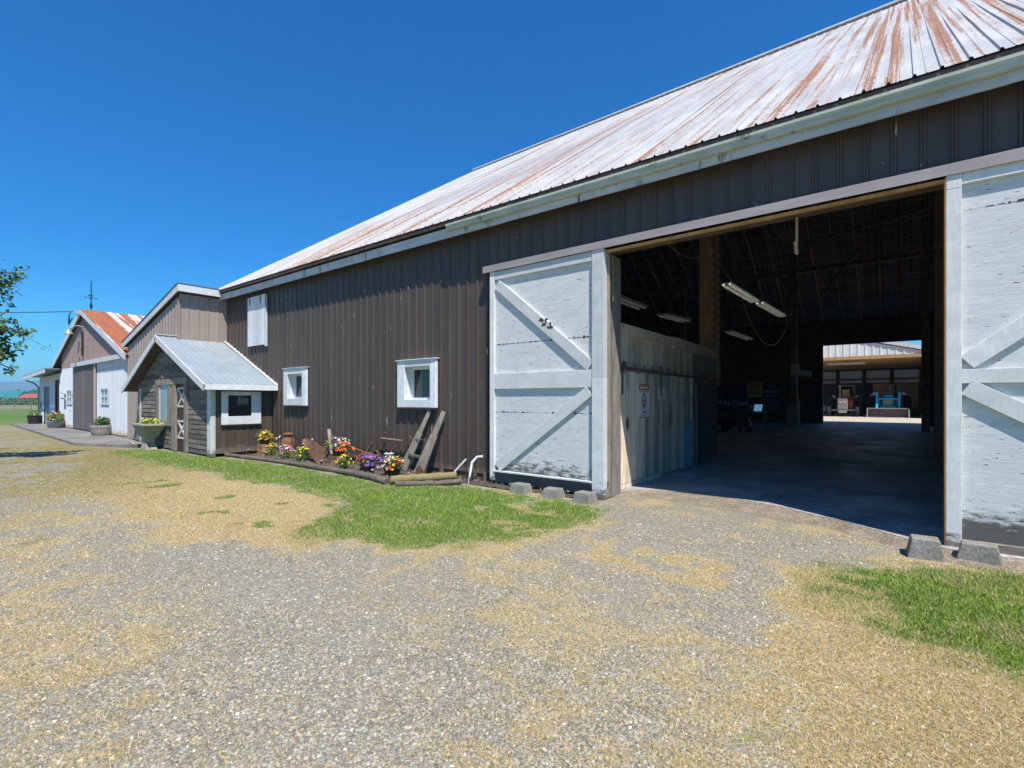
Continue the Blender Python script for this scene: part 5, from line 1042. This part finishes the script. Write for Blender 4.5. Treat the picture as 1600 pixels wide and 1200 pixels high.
pts = sag((-4.08, 13.6, 5.85), (-4.6, 18.6, 5.62), .1, 14) + sag((-4.6, 19.2, 5.3), (-4.5, 28.8, 6.35), 1.75, 40)
mb = MB(); mb.tube(pts, .010, 5); mb.build('cord', m_white, gl)
for p in pts[::1]: mb = MB(); mb.lathe([(0, -.07), (.03, -.05), (.032, -.01), (0, 0)], p, 6); mb.build('bulb', m_white, gl)
for k in range(14): mb = MB(); mb.lathe([(0, -.05), (.02, -.04), (.02, 0), (0, 0)], (-4.12, 14.05, 3.1 + k*.22), 6); mb.build('bulb', m_white, gl)
mb = MB(); mb.tube(sag((-4.6, 11.64, 5.6), (-4.6, 14.8, 5.9), .25, 12), .014, 5); mb.build('pale_cable', m_white, at=(-4.6, 11.64, 5.6), label='pale cable sagging under the lintel left of the golden post', cat='cable')
mb = MB(); mb.box(-4.56, -4.18, 28.70, 28.74, 2.95, 3.5); mb.build('paper_notice', m_white, at=(-4.37, 28.7, 3.2), label='white paper sheet pinned on the far dark post', cat='notice')
mb = MB(); mb.bar((-4.45, 28.5, 3.1), (-3.6, 28.5, 2.95), .04, .3, up=(0, 0, 1)); mb.build('short_board', m_wint, at=(-4.1, 28.5, 3), label='short pale board sticking out from the far post', cat='board')
mb = MB(); mb.tube([(-4.25, 28.4, 3.1), (-4.22, 28.4, 1.7), (-4.2, 28.35, .25)], .025, 6); mb.build('post_cable', m_wint, at=(-4.2, 28.4, .2), label='pale cable running down the far barn post', cat='cable')
mb = MB()
for k in range(9): mb.tube([(-4.16 + .05*math.cos(a_), 28.3, 1.45 - k*.03 + .28*math.sin(a_)) for a_ in np.linspace(0, 6.2, 9)], .014, 5)
mb.build('coiled_rope', m_wint, at=(-4.16, 28.3, 1.4), label='pale coil of rope hanging low on the far post', cat='rope')
mb = MB(); mb.tube([(.47, 8.0, 4.4 - i*.18 + .03*(i % 2)) for i in range(20)], .008, 4, col=(1, 1, 1)); mb.build('dangling_string', m_white, at=(.47, 8, 4.4), label='thin pale cord hanging down the right door jamb', cat='cord')
mb = MB(); mb.tube([(-3.80, 7.45, 4.06), (-3.79, 7.46, 3.3)], .008, 4); mb.build('hanging_rope', m_yel, at=(-3.8, 7.45, 4), label='yellow cord hanging at the left end of the lintel', cat='cord')

# ---------------------------------------------------------------- yard, open shed and tractors behind
mb = MB(); yz = lambda y: .27 + min(1, max(0, (y - 34.2)/6)) * .17
for a, b in ((34.25, 36), (36, 38), (38, 40.2), (40.2, 58)): mb.face([(-30, a, yz(a)), (30, a, yz(a)), (30, b, yz(b)), (-30, b, yz(b))])
mb.build('yard', surf('pale_yard_dirt', (.52, .46, .36), (.42, .37, .29), (1, 1, 1), 3, rough=1, bump=.3), kind='structure')
ps = thing('machine_shed', (-3, 42, .44), 'open fronted machine shed with pale metal gable behind the barn', 'shed')
SY = 42.0
mb = MB(); ribbed(mb, 'x', -12, 1.40, SY, lambda x: 4.72, lambda x: 5.85 - max(0, x + 2.6)*.27 - max(0, -9 - x)*.2, pitch=.42, rib=.08, h=.03); mb.build('front_gable', surf('cream_metal', (.78, .78, .74), (.68, .68, .65), (3, 3, .3), 1, rough=.5, bump=0), ps)
mb = MB(); mb.bar((-2.6, SY - .09, 6.05), (1.9, SY - .09, 4.83), .04, .26, up=(0, 0, 1)); mb.hexa([(-2.6, SY - .07, 5.98), (1.9, SY - .07, 4.76), (1.9, 56, 4.76), (-2.6, 56, 5.98)], [(-2.6, SY - .07, 6.06), (1.9, SY - .07, 4.84), (1.9, 56, 4.84), (-2.6, 56, 6.06)]); mb.hexa([(-13, SY - .07, 5.5), (-2.6, SY - .07, 5.98), (-2.6, 56, 5.98), (-13, 56, 5.5)], [(-13, SY - .07, 5.58), (-2.6, SY - .07, 6.06), (-2.6, 56, 6.06), (-13, 56, 5.58)]); mb.build('roof', m_white, ps)
mb = MB(); mb.box(-12, 1.0, SY - .02, SY + .3, 4.5, 4.72)
for k in range(14): mb.box(-12, 1.2, SY + .6 + k*.9, SY + .66 + k*.9, 4.45, 4.7)
mb.box(-12, 1.2, SY + .3, 55, 4.72, 4.76); mb.build('ceiling_joists', m_gold, ps)
mb = MB(); mb.box(1.0, 1.3, SY - .05, SY + .25, .4, 4.75); mb.build('corner_post', m_gold, ps)
mb = MB(); mb.box(1.3, 1.5, SY, 55.0, .4, 4.75); mb.box(-12, 1.3, 55, 55.1, .4, 3.2); mb.box(-12, 1.3, 55, 55.1, 4.3, 4.75)
for k in range(7): mb.box(-11 + k*2, -10.7 + k*2, 54.8, 55, .4, 4.75)
mb.box(-12, 1.3, 54.85, 54.99, 3.45, 3.6); mb.build('rear_wall', m_inner, ps)
mb = MB(); mb.box(-12, 1.45, 55.15, 55.18, 3.0, 4.9); mb.build('glowing_panel', surf('panel_glow', (.3, .3, .3), rough=.6, bump=0, emit=(.10, .11, .12, .15)), ps)  # weak emission stands in for daylight coming through the rear panels
mb = MB(); mb.box(1.31, 1.42, SY - .1, SY - .02, 2.2, 4.6, (1, .8, .75)); mb.build('pale_corner_sheet', m_wint, ps)
for i, (hx, hy, nz) in enumerate(((-1.2, 47.4, 3), (.2, 47.4, 3), (-1.2, 49.2, 3), (.2, 49.2, 2))):
    for k in range(nz):
        z = .46 + k*.82; mb = MB(); mb.box(hx - .66, hx + .66, hy - .6, hy + .6, z, z + .80)
        mb.build('hay_bale', m_hay, at=(hx, hy, z), label=('bottom', 'middle', 'top')[k] + ' bale of the ' + ('front left', 'front right', 'rear left', 'rear right')[i] + ' hay stack behind the blue tractor', cat='hay bale', group='stacked hay bales in the machine shed', bevel=.05)
def wheel(root, x, y, r_, w_, z0=.45):
    mb = MB(); pr_ = [(r_*.55, 0), (r_*.9, .0), (r_, w_*.15), (r_, w_*.85), (r_*.9, w_), (r_*.55, w_)]; mb.lathe(pr_, (x - w_/2, y, z0 + r_), 28, 'x')
    for k in range(18):
        a = k*.349; ca, sa = math.cos(a)*r_, math.sin(a)*r_; mb.bar((x - w_*.45, y + ca, z0 + r_ + sa), (x, y + math.cos(a+.12)*r_, z0 + r_ + math.sin(a+.12)*r_), .05, .05, up=(0, ca, sa)); 
    wl_ = mb.build('wheel', m_tyre, root); mb = MB(); mb.lathe([(0, .02), (r_*.56, .02), (r_*.56, w_-.02), (0, w_-.02)], (x - w_/2, y, z0 + r_), 18, 'x'); mb.build('rim', m_steel, wl_)
# red tractor
cx = -3.5; tr = thing('red_tractor', (cx, 44.5, .45), 'old red tractor with grey grille and roll canopy in the machine shed', 'tractor')
mb = MB(); mb.box(cx - .30, cx + .28, 43.0, 44.6, 1.05, 1.72, (1, 1, 1)); mb.box(cx - .4, cx + .4, 44.6, 45.8, .9, 1.5, (1, 1, 1)); mb.box(cx - .95, cx - .35, 45.0, 45.5, 1.7, 1.8, (1, 1, 1)); mb.box(cx + .35, cx + .95, 45.0, 45.5, 1.7, 1.8, (1, 1, 1)); mb.box(cx + .28, cx + .58, 43.5, 44.4, 1.0, 1.62, (1, 1, 1)); mb.box(cx - .25, cx + .55, 44.5, 44.6, 1.5, 1.9, (1, 1, 1)); mb.build('body', m_red, tr, bevel=.04)
mb = MB(); mb.box(cx - .30, cx + .30, 42.9, 42.99, .95, 1.78, (1, 1, 1)); g_ = mb.build('grille', m_steel, tr, bevel=.02); mb = MB(); mb.box(cx - .23, cx + .23, 42.88, 42.897, 1.02, 1.68); mb.build('mesh_panel', m_hoop, g_)
for s_ in (-.13, .13): mb = MB(); mb.box(cx + s_ - .08, cx + s_ + .08, 42.86, 42.875, 1.45, 1.53); mb.build('headlight', m_white, g_)
mb = MB(); mb.box(cx - .85, cx + .85, 43.25, 43.4, .86, .96); mb.box(cx - .25, cx + .25, 42.85, 43.3, .72, .92); mb.build('front_axle', m_steel, tr)
for x in (-.86, .86): wheel(tr, cx + x, 43.3, .38, .22)
for x in (-.92, .92): wheel(tr, cx + x, 45.2, .78, .42)
mb = MB(); mb.tube([(cx - .22, 43.8, 1.7), (cx - .22, 43.8, 2.1)], .06, 8); mb.tube([(cx - .22, 43.8, 2.1), (cx - .22, 43.8, 2.75)], .035, 8); mb.build('exhaust', m_steel, tr)
mb = MB()
for x in (-.42, .50): mb.box(cx + x, cx + x + .06, 45.3, 45.36, 1.5, 2.72)
mb.box(cx - .5, cx + .65, 44.8, 45.6, 2.70, 2.76); mb.build('canopy_frame', m_hoop, tr)
mb = MB(); mb.box(cx - .22, cx + .25, 45.3, 45.4, 1.7, 2.45, (1, 1, 1)); mb.box(cx - .22, cx + .25, 44.95, 45.3, 1.6, 1.7, (1, 1, 1)); mb.build('seat', m_gold, tr, bevel=.04)
for x in (-.72, .75):
    mb = MB(); mb.lathe([(0, 0), (.1, 0), (.09, .1), (0, .12)], (cx + x, 44.85, 1.9), 12, 'y'); mb.box(cx + x - .02, cx + x + .02, 44.9, 44.96, 1.75, 1.9); mb.build('work_light', m_white, tr)
# blue loader tractor
cx = -.88; tb2 = thing('blue_tractor', (cx, 44.8, .45), 'bright blue loader tractor with a wide steel bucket lowered', 'tractor')
mb = MB(); mb.box(cx - .32, cx + .32, 43.4, 45.0, 1.2, 1.85, (1, 1, 1)); mb.box(cx - .25, cx + .25, 43.42, 44.2, 1.85, 2.0, (1, 1, 1)); mb.box(cx - .42, cx + .42, 45.0, 46.3, 1.0, 1.6, (1, 1, 1)); mb.hexa([(cx - .5, 43.3, .85), (cx + .5, 43.3, .85), (cx + .5, 43.6, .95), (cx - .5, 43.6, .95)], [(cx - .42, 43.35, 1.25), (cx + .42, 43.35, 1.25), (cx + .42, 43.6, 1.25), (cx - .42, 43.6, 1.25)], (1, 1, 1)); mb.build('body', m_blue, tb2, bevel=.04)
mb = MB(); mb.box(cx - .24, cx + .24, 43.33, 43.395, 1.28, 1.72); mb.build('grille', m_hay, tb2)
mb = MB()
for s_ in (-1, 1):
    x = cx + s_*.62; mb.bar((x, 44.9, 1.9), (x, 43.3, 2.05), .12, .2, up=(0, 0, 1)); mb.bar((x, 43.4, 2.15), (x, 42.9, .75), .13, .22, up=(0, 1, 0))
    mb.bar((cx + s_*.40, 43.5, 1.15), (cx + s_*.60, 43.2, 1.7), .06, .06)
mb.bar((cx - .62, 43.2, 1.72), (cx + .62, 43.2, 1.72), .1, .1); mb.bar((cx - .5, 43.0, .98), (cx + .5, 43.0, .98), .25, .2); mb.build('loader_arms', m_blue, tb2)
mb = MB(); bw = 1.12; zb = .44
mb.hexa([(cx-bw, 42.15, zb), (cx+bw, 42.15, zb), (cx+bw, 42.9, zb), (cx-bw, 42.9, zb)], [(cx-bw, 42.15, zb+.03), (cx+bw, 42.15, zb+.03), (cx+bw, 42.9, zb+.03), (cx-bw, 42.9, zb+.03)])
mb.bar((cx-bw, 42.80, zb + .32), (cx+bw, 42.80, zb + .32), .06, .60, col=(.45, .42, .4)); mb.bar((cx-bw, 42.66, zb + .63), (cx+bw, 42.66, zb + .63), .3, .05)
for s_ in (-1, 1): mb.mesh([(cx+s_*bw, 42.15, zb), (cx+s_*bw, 42.85, zb), (cx+s_*bw, 42.8, zb+.62), (cx+s_*bw, 42.5, zb+.66), (cx+s_*(bw+.04), 42.15, zb), (cx+s_*(bw+.04), 42.85, zb), (cx+s_*(bw+.04), 42.8, zb+.62), (cx+s_*(bw+.04), 42.5, zb+.66)], [(0,1,2,3),(4,7,6,5),(0,4,5,1),(3,2,6,7),(0,3,7,4)])
mb.build('bucket', m_steel, tb2)
for x in (-1.02, 1.02): wheel(tb2, cx + x, 45.7, .78, .46)
for x in (-.75, .75): wheel(tb2, cx + x, 43.9, .42, .26)
mb = MB(); mb.tube([(cx - .45, 45.9, 1.6), (cx - .45, 45.9, 2.65), (cx - .3, 45.9, 2.8), (cx + .45, 45.9, 2.8), (cx + .6, 45.9, 2.65), (cx + .6, 45.9, 1.6)], .04, 8); mb.build('roll_bar', m_hoop, tb2)
mb = MB(); mb.tube([(cx + .1, 44.4, 1.9), (cx + .1, 44.4, 2.75)], .03, 8); mb.build('exhaust', m_steel, tb2)
for x in (-.85, .85):
    mb = MB(); mb.lathe([(0, 0), (.09, 0), (.08, .1), (0, .12)], (cx + x, 44.9, 2.13), 12, 'y'); mb.box(cx + x - .25, cx + x + .25, 45.0, 45.1, 2.0, 2.06); mb.build('work_light', m_wint, tb2)
mb = MB(); mb.lathe([(.0, 0), (.32, .03), (.42, .2), (.42, .8), (.3, .98), (0, 1.0)], (-5.1, 45.0, .95), 20, 'y'); mb.box(-5.35, -4.85, 45.2, 45.8, .44, .75); mb.build('fuel_tank', m_pvc, at=(-5.1, 45.4, .45), label='pale round tank lying beside the red tractor', cat='tank', smooth=True)
mb = MB()
for y in (43.2, 44.4): mb.box(-4.5, -2.2, y, y + .14, 4.30, 4.36)
mb.build('shed_strip_light', m_wint, at=(-3.3, 43.8, 4.3), label='pale strip lights under the machine shed ceiling', cat='strip light')

# ---------------------------------------------------------------- trees and far things
def leaf_cloud(mb, c, r, n, size, cols):
    for _ in range(n):
        v = Vector((random.gauss(0, 1), random.gauss(0, 1), random.gauss(0, 1))).normalized() * random.random()**.35
        p = Vector(c) + Vector((v.x*r[0], v.y*r[1], v.z*r[2])); d = Vector((random.gauss(0, 1), random.gauss(0, 1), random.gauss(-.2, .8))).normalized(); e = d.cross(Vector((random.random(), random.random(), 1))).normalized(); s_ = size*random.uniform(.6, 1.3)
        mb.face([p, p + d*s_*.5 + e*s_*.38, p + d*s_, p + d*s_*.5 - e*s_*.38], random.choice(cols))
random.seed(9)
LC = ((.05, .11, .025), (.08, .16, .035), (.13, .22, .05), (.035, .07, .02), (.18, .26, .07))
tt = thing('leafy_tree', (-20.6, -1.9, 0), 'broadleaf tree at the left edge with drooping leafy branches', 'tree')
mb = MB(); mb.tube([(-20.6, -1.9, 0), (-20.55, -1.85, 1.2), (-20.5, -1.8, 2.8), (-20.4, -1.7, 4.6), (-20.5, -1.8, 6.5)], [.26, .21, .18, .12, .05], 12); mb.build('trunk', m_wood_bark, tt, smooth=True)
mb = MB(); mc_ = MB()
def spray(a, b, droop, n, spread, leaf=.075):
    a = Vector(a); b = Vector(b); pts = [a.lerp(b, t/8) + Vector((random.uniform(-.04, .04), random.uniform(-.04, .04), droop*4*(t/8)*(1-t/8))) for t in range(9)]
    mb.tube(pts, [.05*(1 - .85*t/8) + .004 for t in range(9)], 6)
    for _ in range(n):
        t = random.random()**.6; p = a.lerp(b, t) + Vector((0, 0, droop*4*t*(1-t))); q_ = p + Vector((random.gauss(0, spread), random.gauss(0, spread), random.gauss(-.05, spread)))
        if random.random() < .25: mb.tube([p, q_], .004, 4)
        for _k in range(8): leaf_cloud(mc_, q_, (.10, .10, .10), 1, leaf*1.35, LC)
for tip, n_, sp_ in (((-18.30, 2.02, 4.98), 150, .16), ((-18.15, 2.0, 4.62), 45, .10), ((-18.55, 1.95, 4.4), 60, .14), ((-18.15, 2.12, 3.42), 170, .17), ((-18.5, 1.9, 3.55), 160, .2), ((-18.45, 1.95, 2.95), 110, .13), ((-18.42, 1.94, 2.45), 40, .06), ((-18.6, 1.9, 2.85), 70, .12)):
    st = (-20.45, -1.7, 4.2 + .3*random.random()) if tip[2] > 4 else (-20.4, -1.6, 3.3)
    spray(st, tip, .25 if tip[2] > 4 else .35, n_, sp_)
for k in range(16):
    a = random.uniform(2.2, 6.6); r_ = random.uniform(1.3, 2.3); spray((-20.5, -1.8, random.uniform(3, 6)), (-20.5 + r_*math.cos(a), -1.8 + r_*math.sin(a), random.uniform(3.2, 7.6)), .3, 70, .35, .11)
mb.build('branches', m_wood_bark, tt); mc_.build('crown', m_leaf, tt)
def far_tree(x, y, h_, w_, label, n=1400, cols=((.02, .045, .02), (.03, .06, .025), (.05, .085, .03)), gid='trees on the far side of the field'):
    t = thing('conifer', (x, y, 0), label, 'tree', gid); mb = MB(); mb.tube([(x, y, 0), (x, y, h_*.9)], [w_*.09, .05], 8); mb.build('trunk', m_wood_bark, t)
    mb = MB()
    for k in range(9):
        zz = h_*(.16 + .84*k/9); rr = w_*(.30 + .32*math.sin(min(1, (k+1)/4)*1.57))*(1 - .72*k/9); leaf_cloud(mb, (x + random.uniform(-.1, .1)*w_, y, zz), (rr*random.uniform(.8, 1.2), rr, h_*.10), n//9, h_*.07, cols)
    mb.build('crown', m_leaf, t)
def at_px(px, d): u = (px - 800)/F; return ((math.cos(YAW)*u - math.sin(YAW))*d, (math.sin(YAW)*u + math.cos(YAW))*d)
TP = [(12.5, 480, 10.5, 7, 'twin topped dark conifer, tallest at the left edge of the tree line'), (23, 560, 10, 9, 'rounded dark tree between the tall conifer and the teal roof'), (29, 520, 13, 5, 'narrow conifer left of the red roof middle'), (33, 560, 12, 8, 'wide dark conifer standing over the red roof'), (39, 560, 11, 8, 'dark conifer in the middle of the red roof'), (44.5, 560, 11.5, 6, 'narrow dark conifer right of the middle'), (53, 470, 12, 16, 'broad green tree beside the white lean-to'), (3, 620, 10, 8, 'small tree above the teal roof at the frame edge')]
for px_, d_, h_, w_, lb in TP: x, y = at_px(px_, d_); far_tree(x, y, h_*1.0, w_, lb, cols=(((.04, .09, .03), (.06, .13, .04), (.09, .16, .05)) if px_ == 53 else ((.02, .045, .02), (.03, .06, .025), (.05, .085, .03))))
def house(px0, px1, d_, zw, zr, mwall, mroof, name, label):
    x0, y0_ = at_px(px0, d_); x1, y1_ = at_px(px1, d_); t = thing(name, ((x0+x1)/2, (y0_+y1_)/2, 0), label, 'building'); a = Vector((x0, y0_, 0)); b = Vector((x1, y1_, 0)); dp = Vector(((b-a).y, -(b-a).x, 0)).normalized() * -9
    up = Vector((0, 0, 1)); mb = MB(); mb.hexa([a, b, b + dp, a + dp], [a + up*zw, b + up*zw, b + dp + up*zw, a + dp + up*zw], (1, 1, 1)); mb.build('walls', mwall, t)
    mb = MB(); e = (b - a).normalized()*.4; o_ = dp.normalized()*.5; r0, r1 = a + dp/2 + up*zr - e, b + dp/2 + up*zr + e
    mb.mesh([a - e - o_ + up*(zw-.1), b + e - o_ + up*(zw-.1), b + e + dp + o_ + up*(zw-.1), a - e + dp + o_ + up*(zw-.1), r0, r1], [(0, 1, 5, 4), (2, 3, 4, 5), (1, 2, 5), (3, 0, 4), (0, 3, 2, 1)], (1, 1, 1)); mb.build('roof', mroof, t)
    for k in range(1, 5):
        if name == 'far_barn': break
        p = a.lerp(b, k/5) - dp.normalized()*-.0; mb = MB(); q_ = (b-a).normalized()*.8; s_ = -dp.normalized()*.06; mb.mesh([p - q_ + s_ + up*1.2, p + q_ + s_ + up*1.2, p + q_ + s_ + up*2.2, p - q_ + s_ + up*2.2], [(0, 1, 2, 3)]); mb.build('window', m_glass, t)
house(-6, 26.5, 300, 3.3, 7.4, m_white, m_teal, 'teal_roof_house', 'long white building with teal roof across the field')
house(27.5, 66, 260, 2.8, 5.0, m_tile, m_tile, 'far_barn', 'long low red-brown roofed barn across the field')
mb = MB(); random.seed(3)
for k in range(240):
    px_ = random.uniform(-60, 90); d_ = random.uniform(158, 190); x, y = at_px(px_, d_); hh_ = random.uniform(1.2, 2.3); leaf_cloud(mb, (x, y, hh_*.5), (2.2, 2.2, hh_*.55), 60, .55, ((.06, .11, .03), (.09, .15, .04), (.04, .08, .02), (.12, .16, .06)))
mb.build('hedgerow', m_leaf, at=(*at_px(20, 172), 0), label='long rough green hedgerow across the far field', cat='hedge')
fn = thing('wire_fence', (-75, 3, 0), 'thin wire fence with dark posts along the near edge of the field', 'fence')
P0 = Vector((*at_px(-30, 62), 0)); P1 = Vector((*at_px(75, 62), 0))
for k in range(5):
    p = P0.lerp(P1, k/4); mb = MB(); mb.tube([p, p + Vector((0, 0, 1.35))], .05, 6); mb.build('post', m_beam, fn)
for z in (.35, .7, 1.05, 1.3):
    mb = MB(); mb.tube([P0 + Vector((0, 0, z)), P1 + Vector((0, 0, z))], .012, 4); mb.build('wire', m_steel, fn)
# ploughed strip, and the hills
mb = MB(); q_ = [at_px(-60, 85), at_px(95, 85), at_px(95, 150), at_px(-60, 150)]; mb.face([(x, y, .02) for x, y in q_]); mb.build('field_strip', surf('greyish_field', (.22, .20, .12), (.16, .17, .08), (1, 1, 1), .3, rough=1, bump=0), kind='structure')
mb = MB(); random.seed(2); n_ = 70; prof = []
for k in range(n_ + 1):
    px_ = -900 + k*1500/n_; a_ = (px_ + 900)/200; hh_ = 165 + 24*math.sin(a_*1.1 + 1.2) + 16*math.sin(a_*2.7) + 8*math.sin(a_*6.1); prof.append((px_, hh_))
for (pa, ha), (pb, hb) in zip(prof, prof[1:]):
    for d0, d1, f0, f1 in ((2300, 2650, 0, .375), (2650, 3000, .375, .5), (3000, 3750, .5, .0)):
        A = at_px(pa, d0); B = at_px(pb, d0); C_ = at_px(pb, d1); D_2 = at_px(pa, d1); mb.face([(*A, ha*f0*1.4), (*B, hb*f0*1.4), (*C_, hb*f1*1.4), (*D_2, ha*f1*1.4)])
mb.build('hills', surf('forested_hill', (.06, .09, .06), (.08, .10, .07), (1, 1, 1), .002, rough=1, bump=0), kind='structure', smooth=True)
# the air between here and the hills
mb = MB(); mb.box(-4600, 300, -2600, 4600, -1.0, 165); hz_m = bpy.data.materials.new('haze_air'); hz_m.use_nodes = True; N = hz_m.node_tree.nodes; L = hz_m.node_tree.links; N.remove(N['Principled BSDF'])
pv = N.new('ShaderNodeVolumePrincipled'); pv.inputs['Color'].default_value = (.42, .74, 1.0, 1); pv.inputs['Density'].default_value = 4.0e-4; L.new(pv.outputs[0], N['Material Output'].inputs['Volume'])
mb.build('haze', hz_m, kind='stuff', label='thin blue haze over the distant fields and hills', cat='haze')
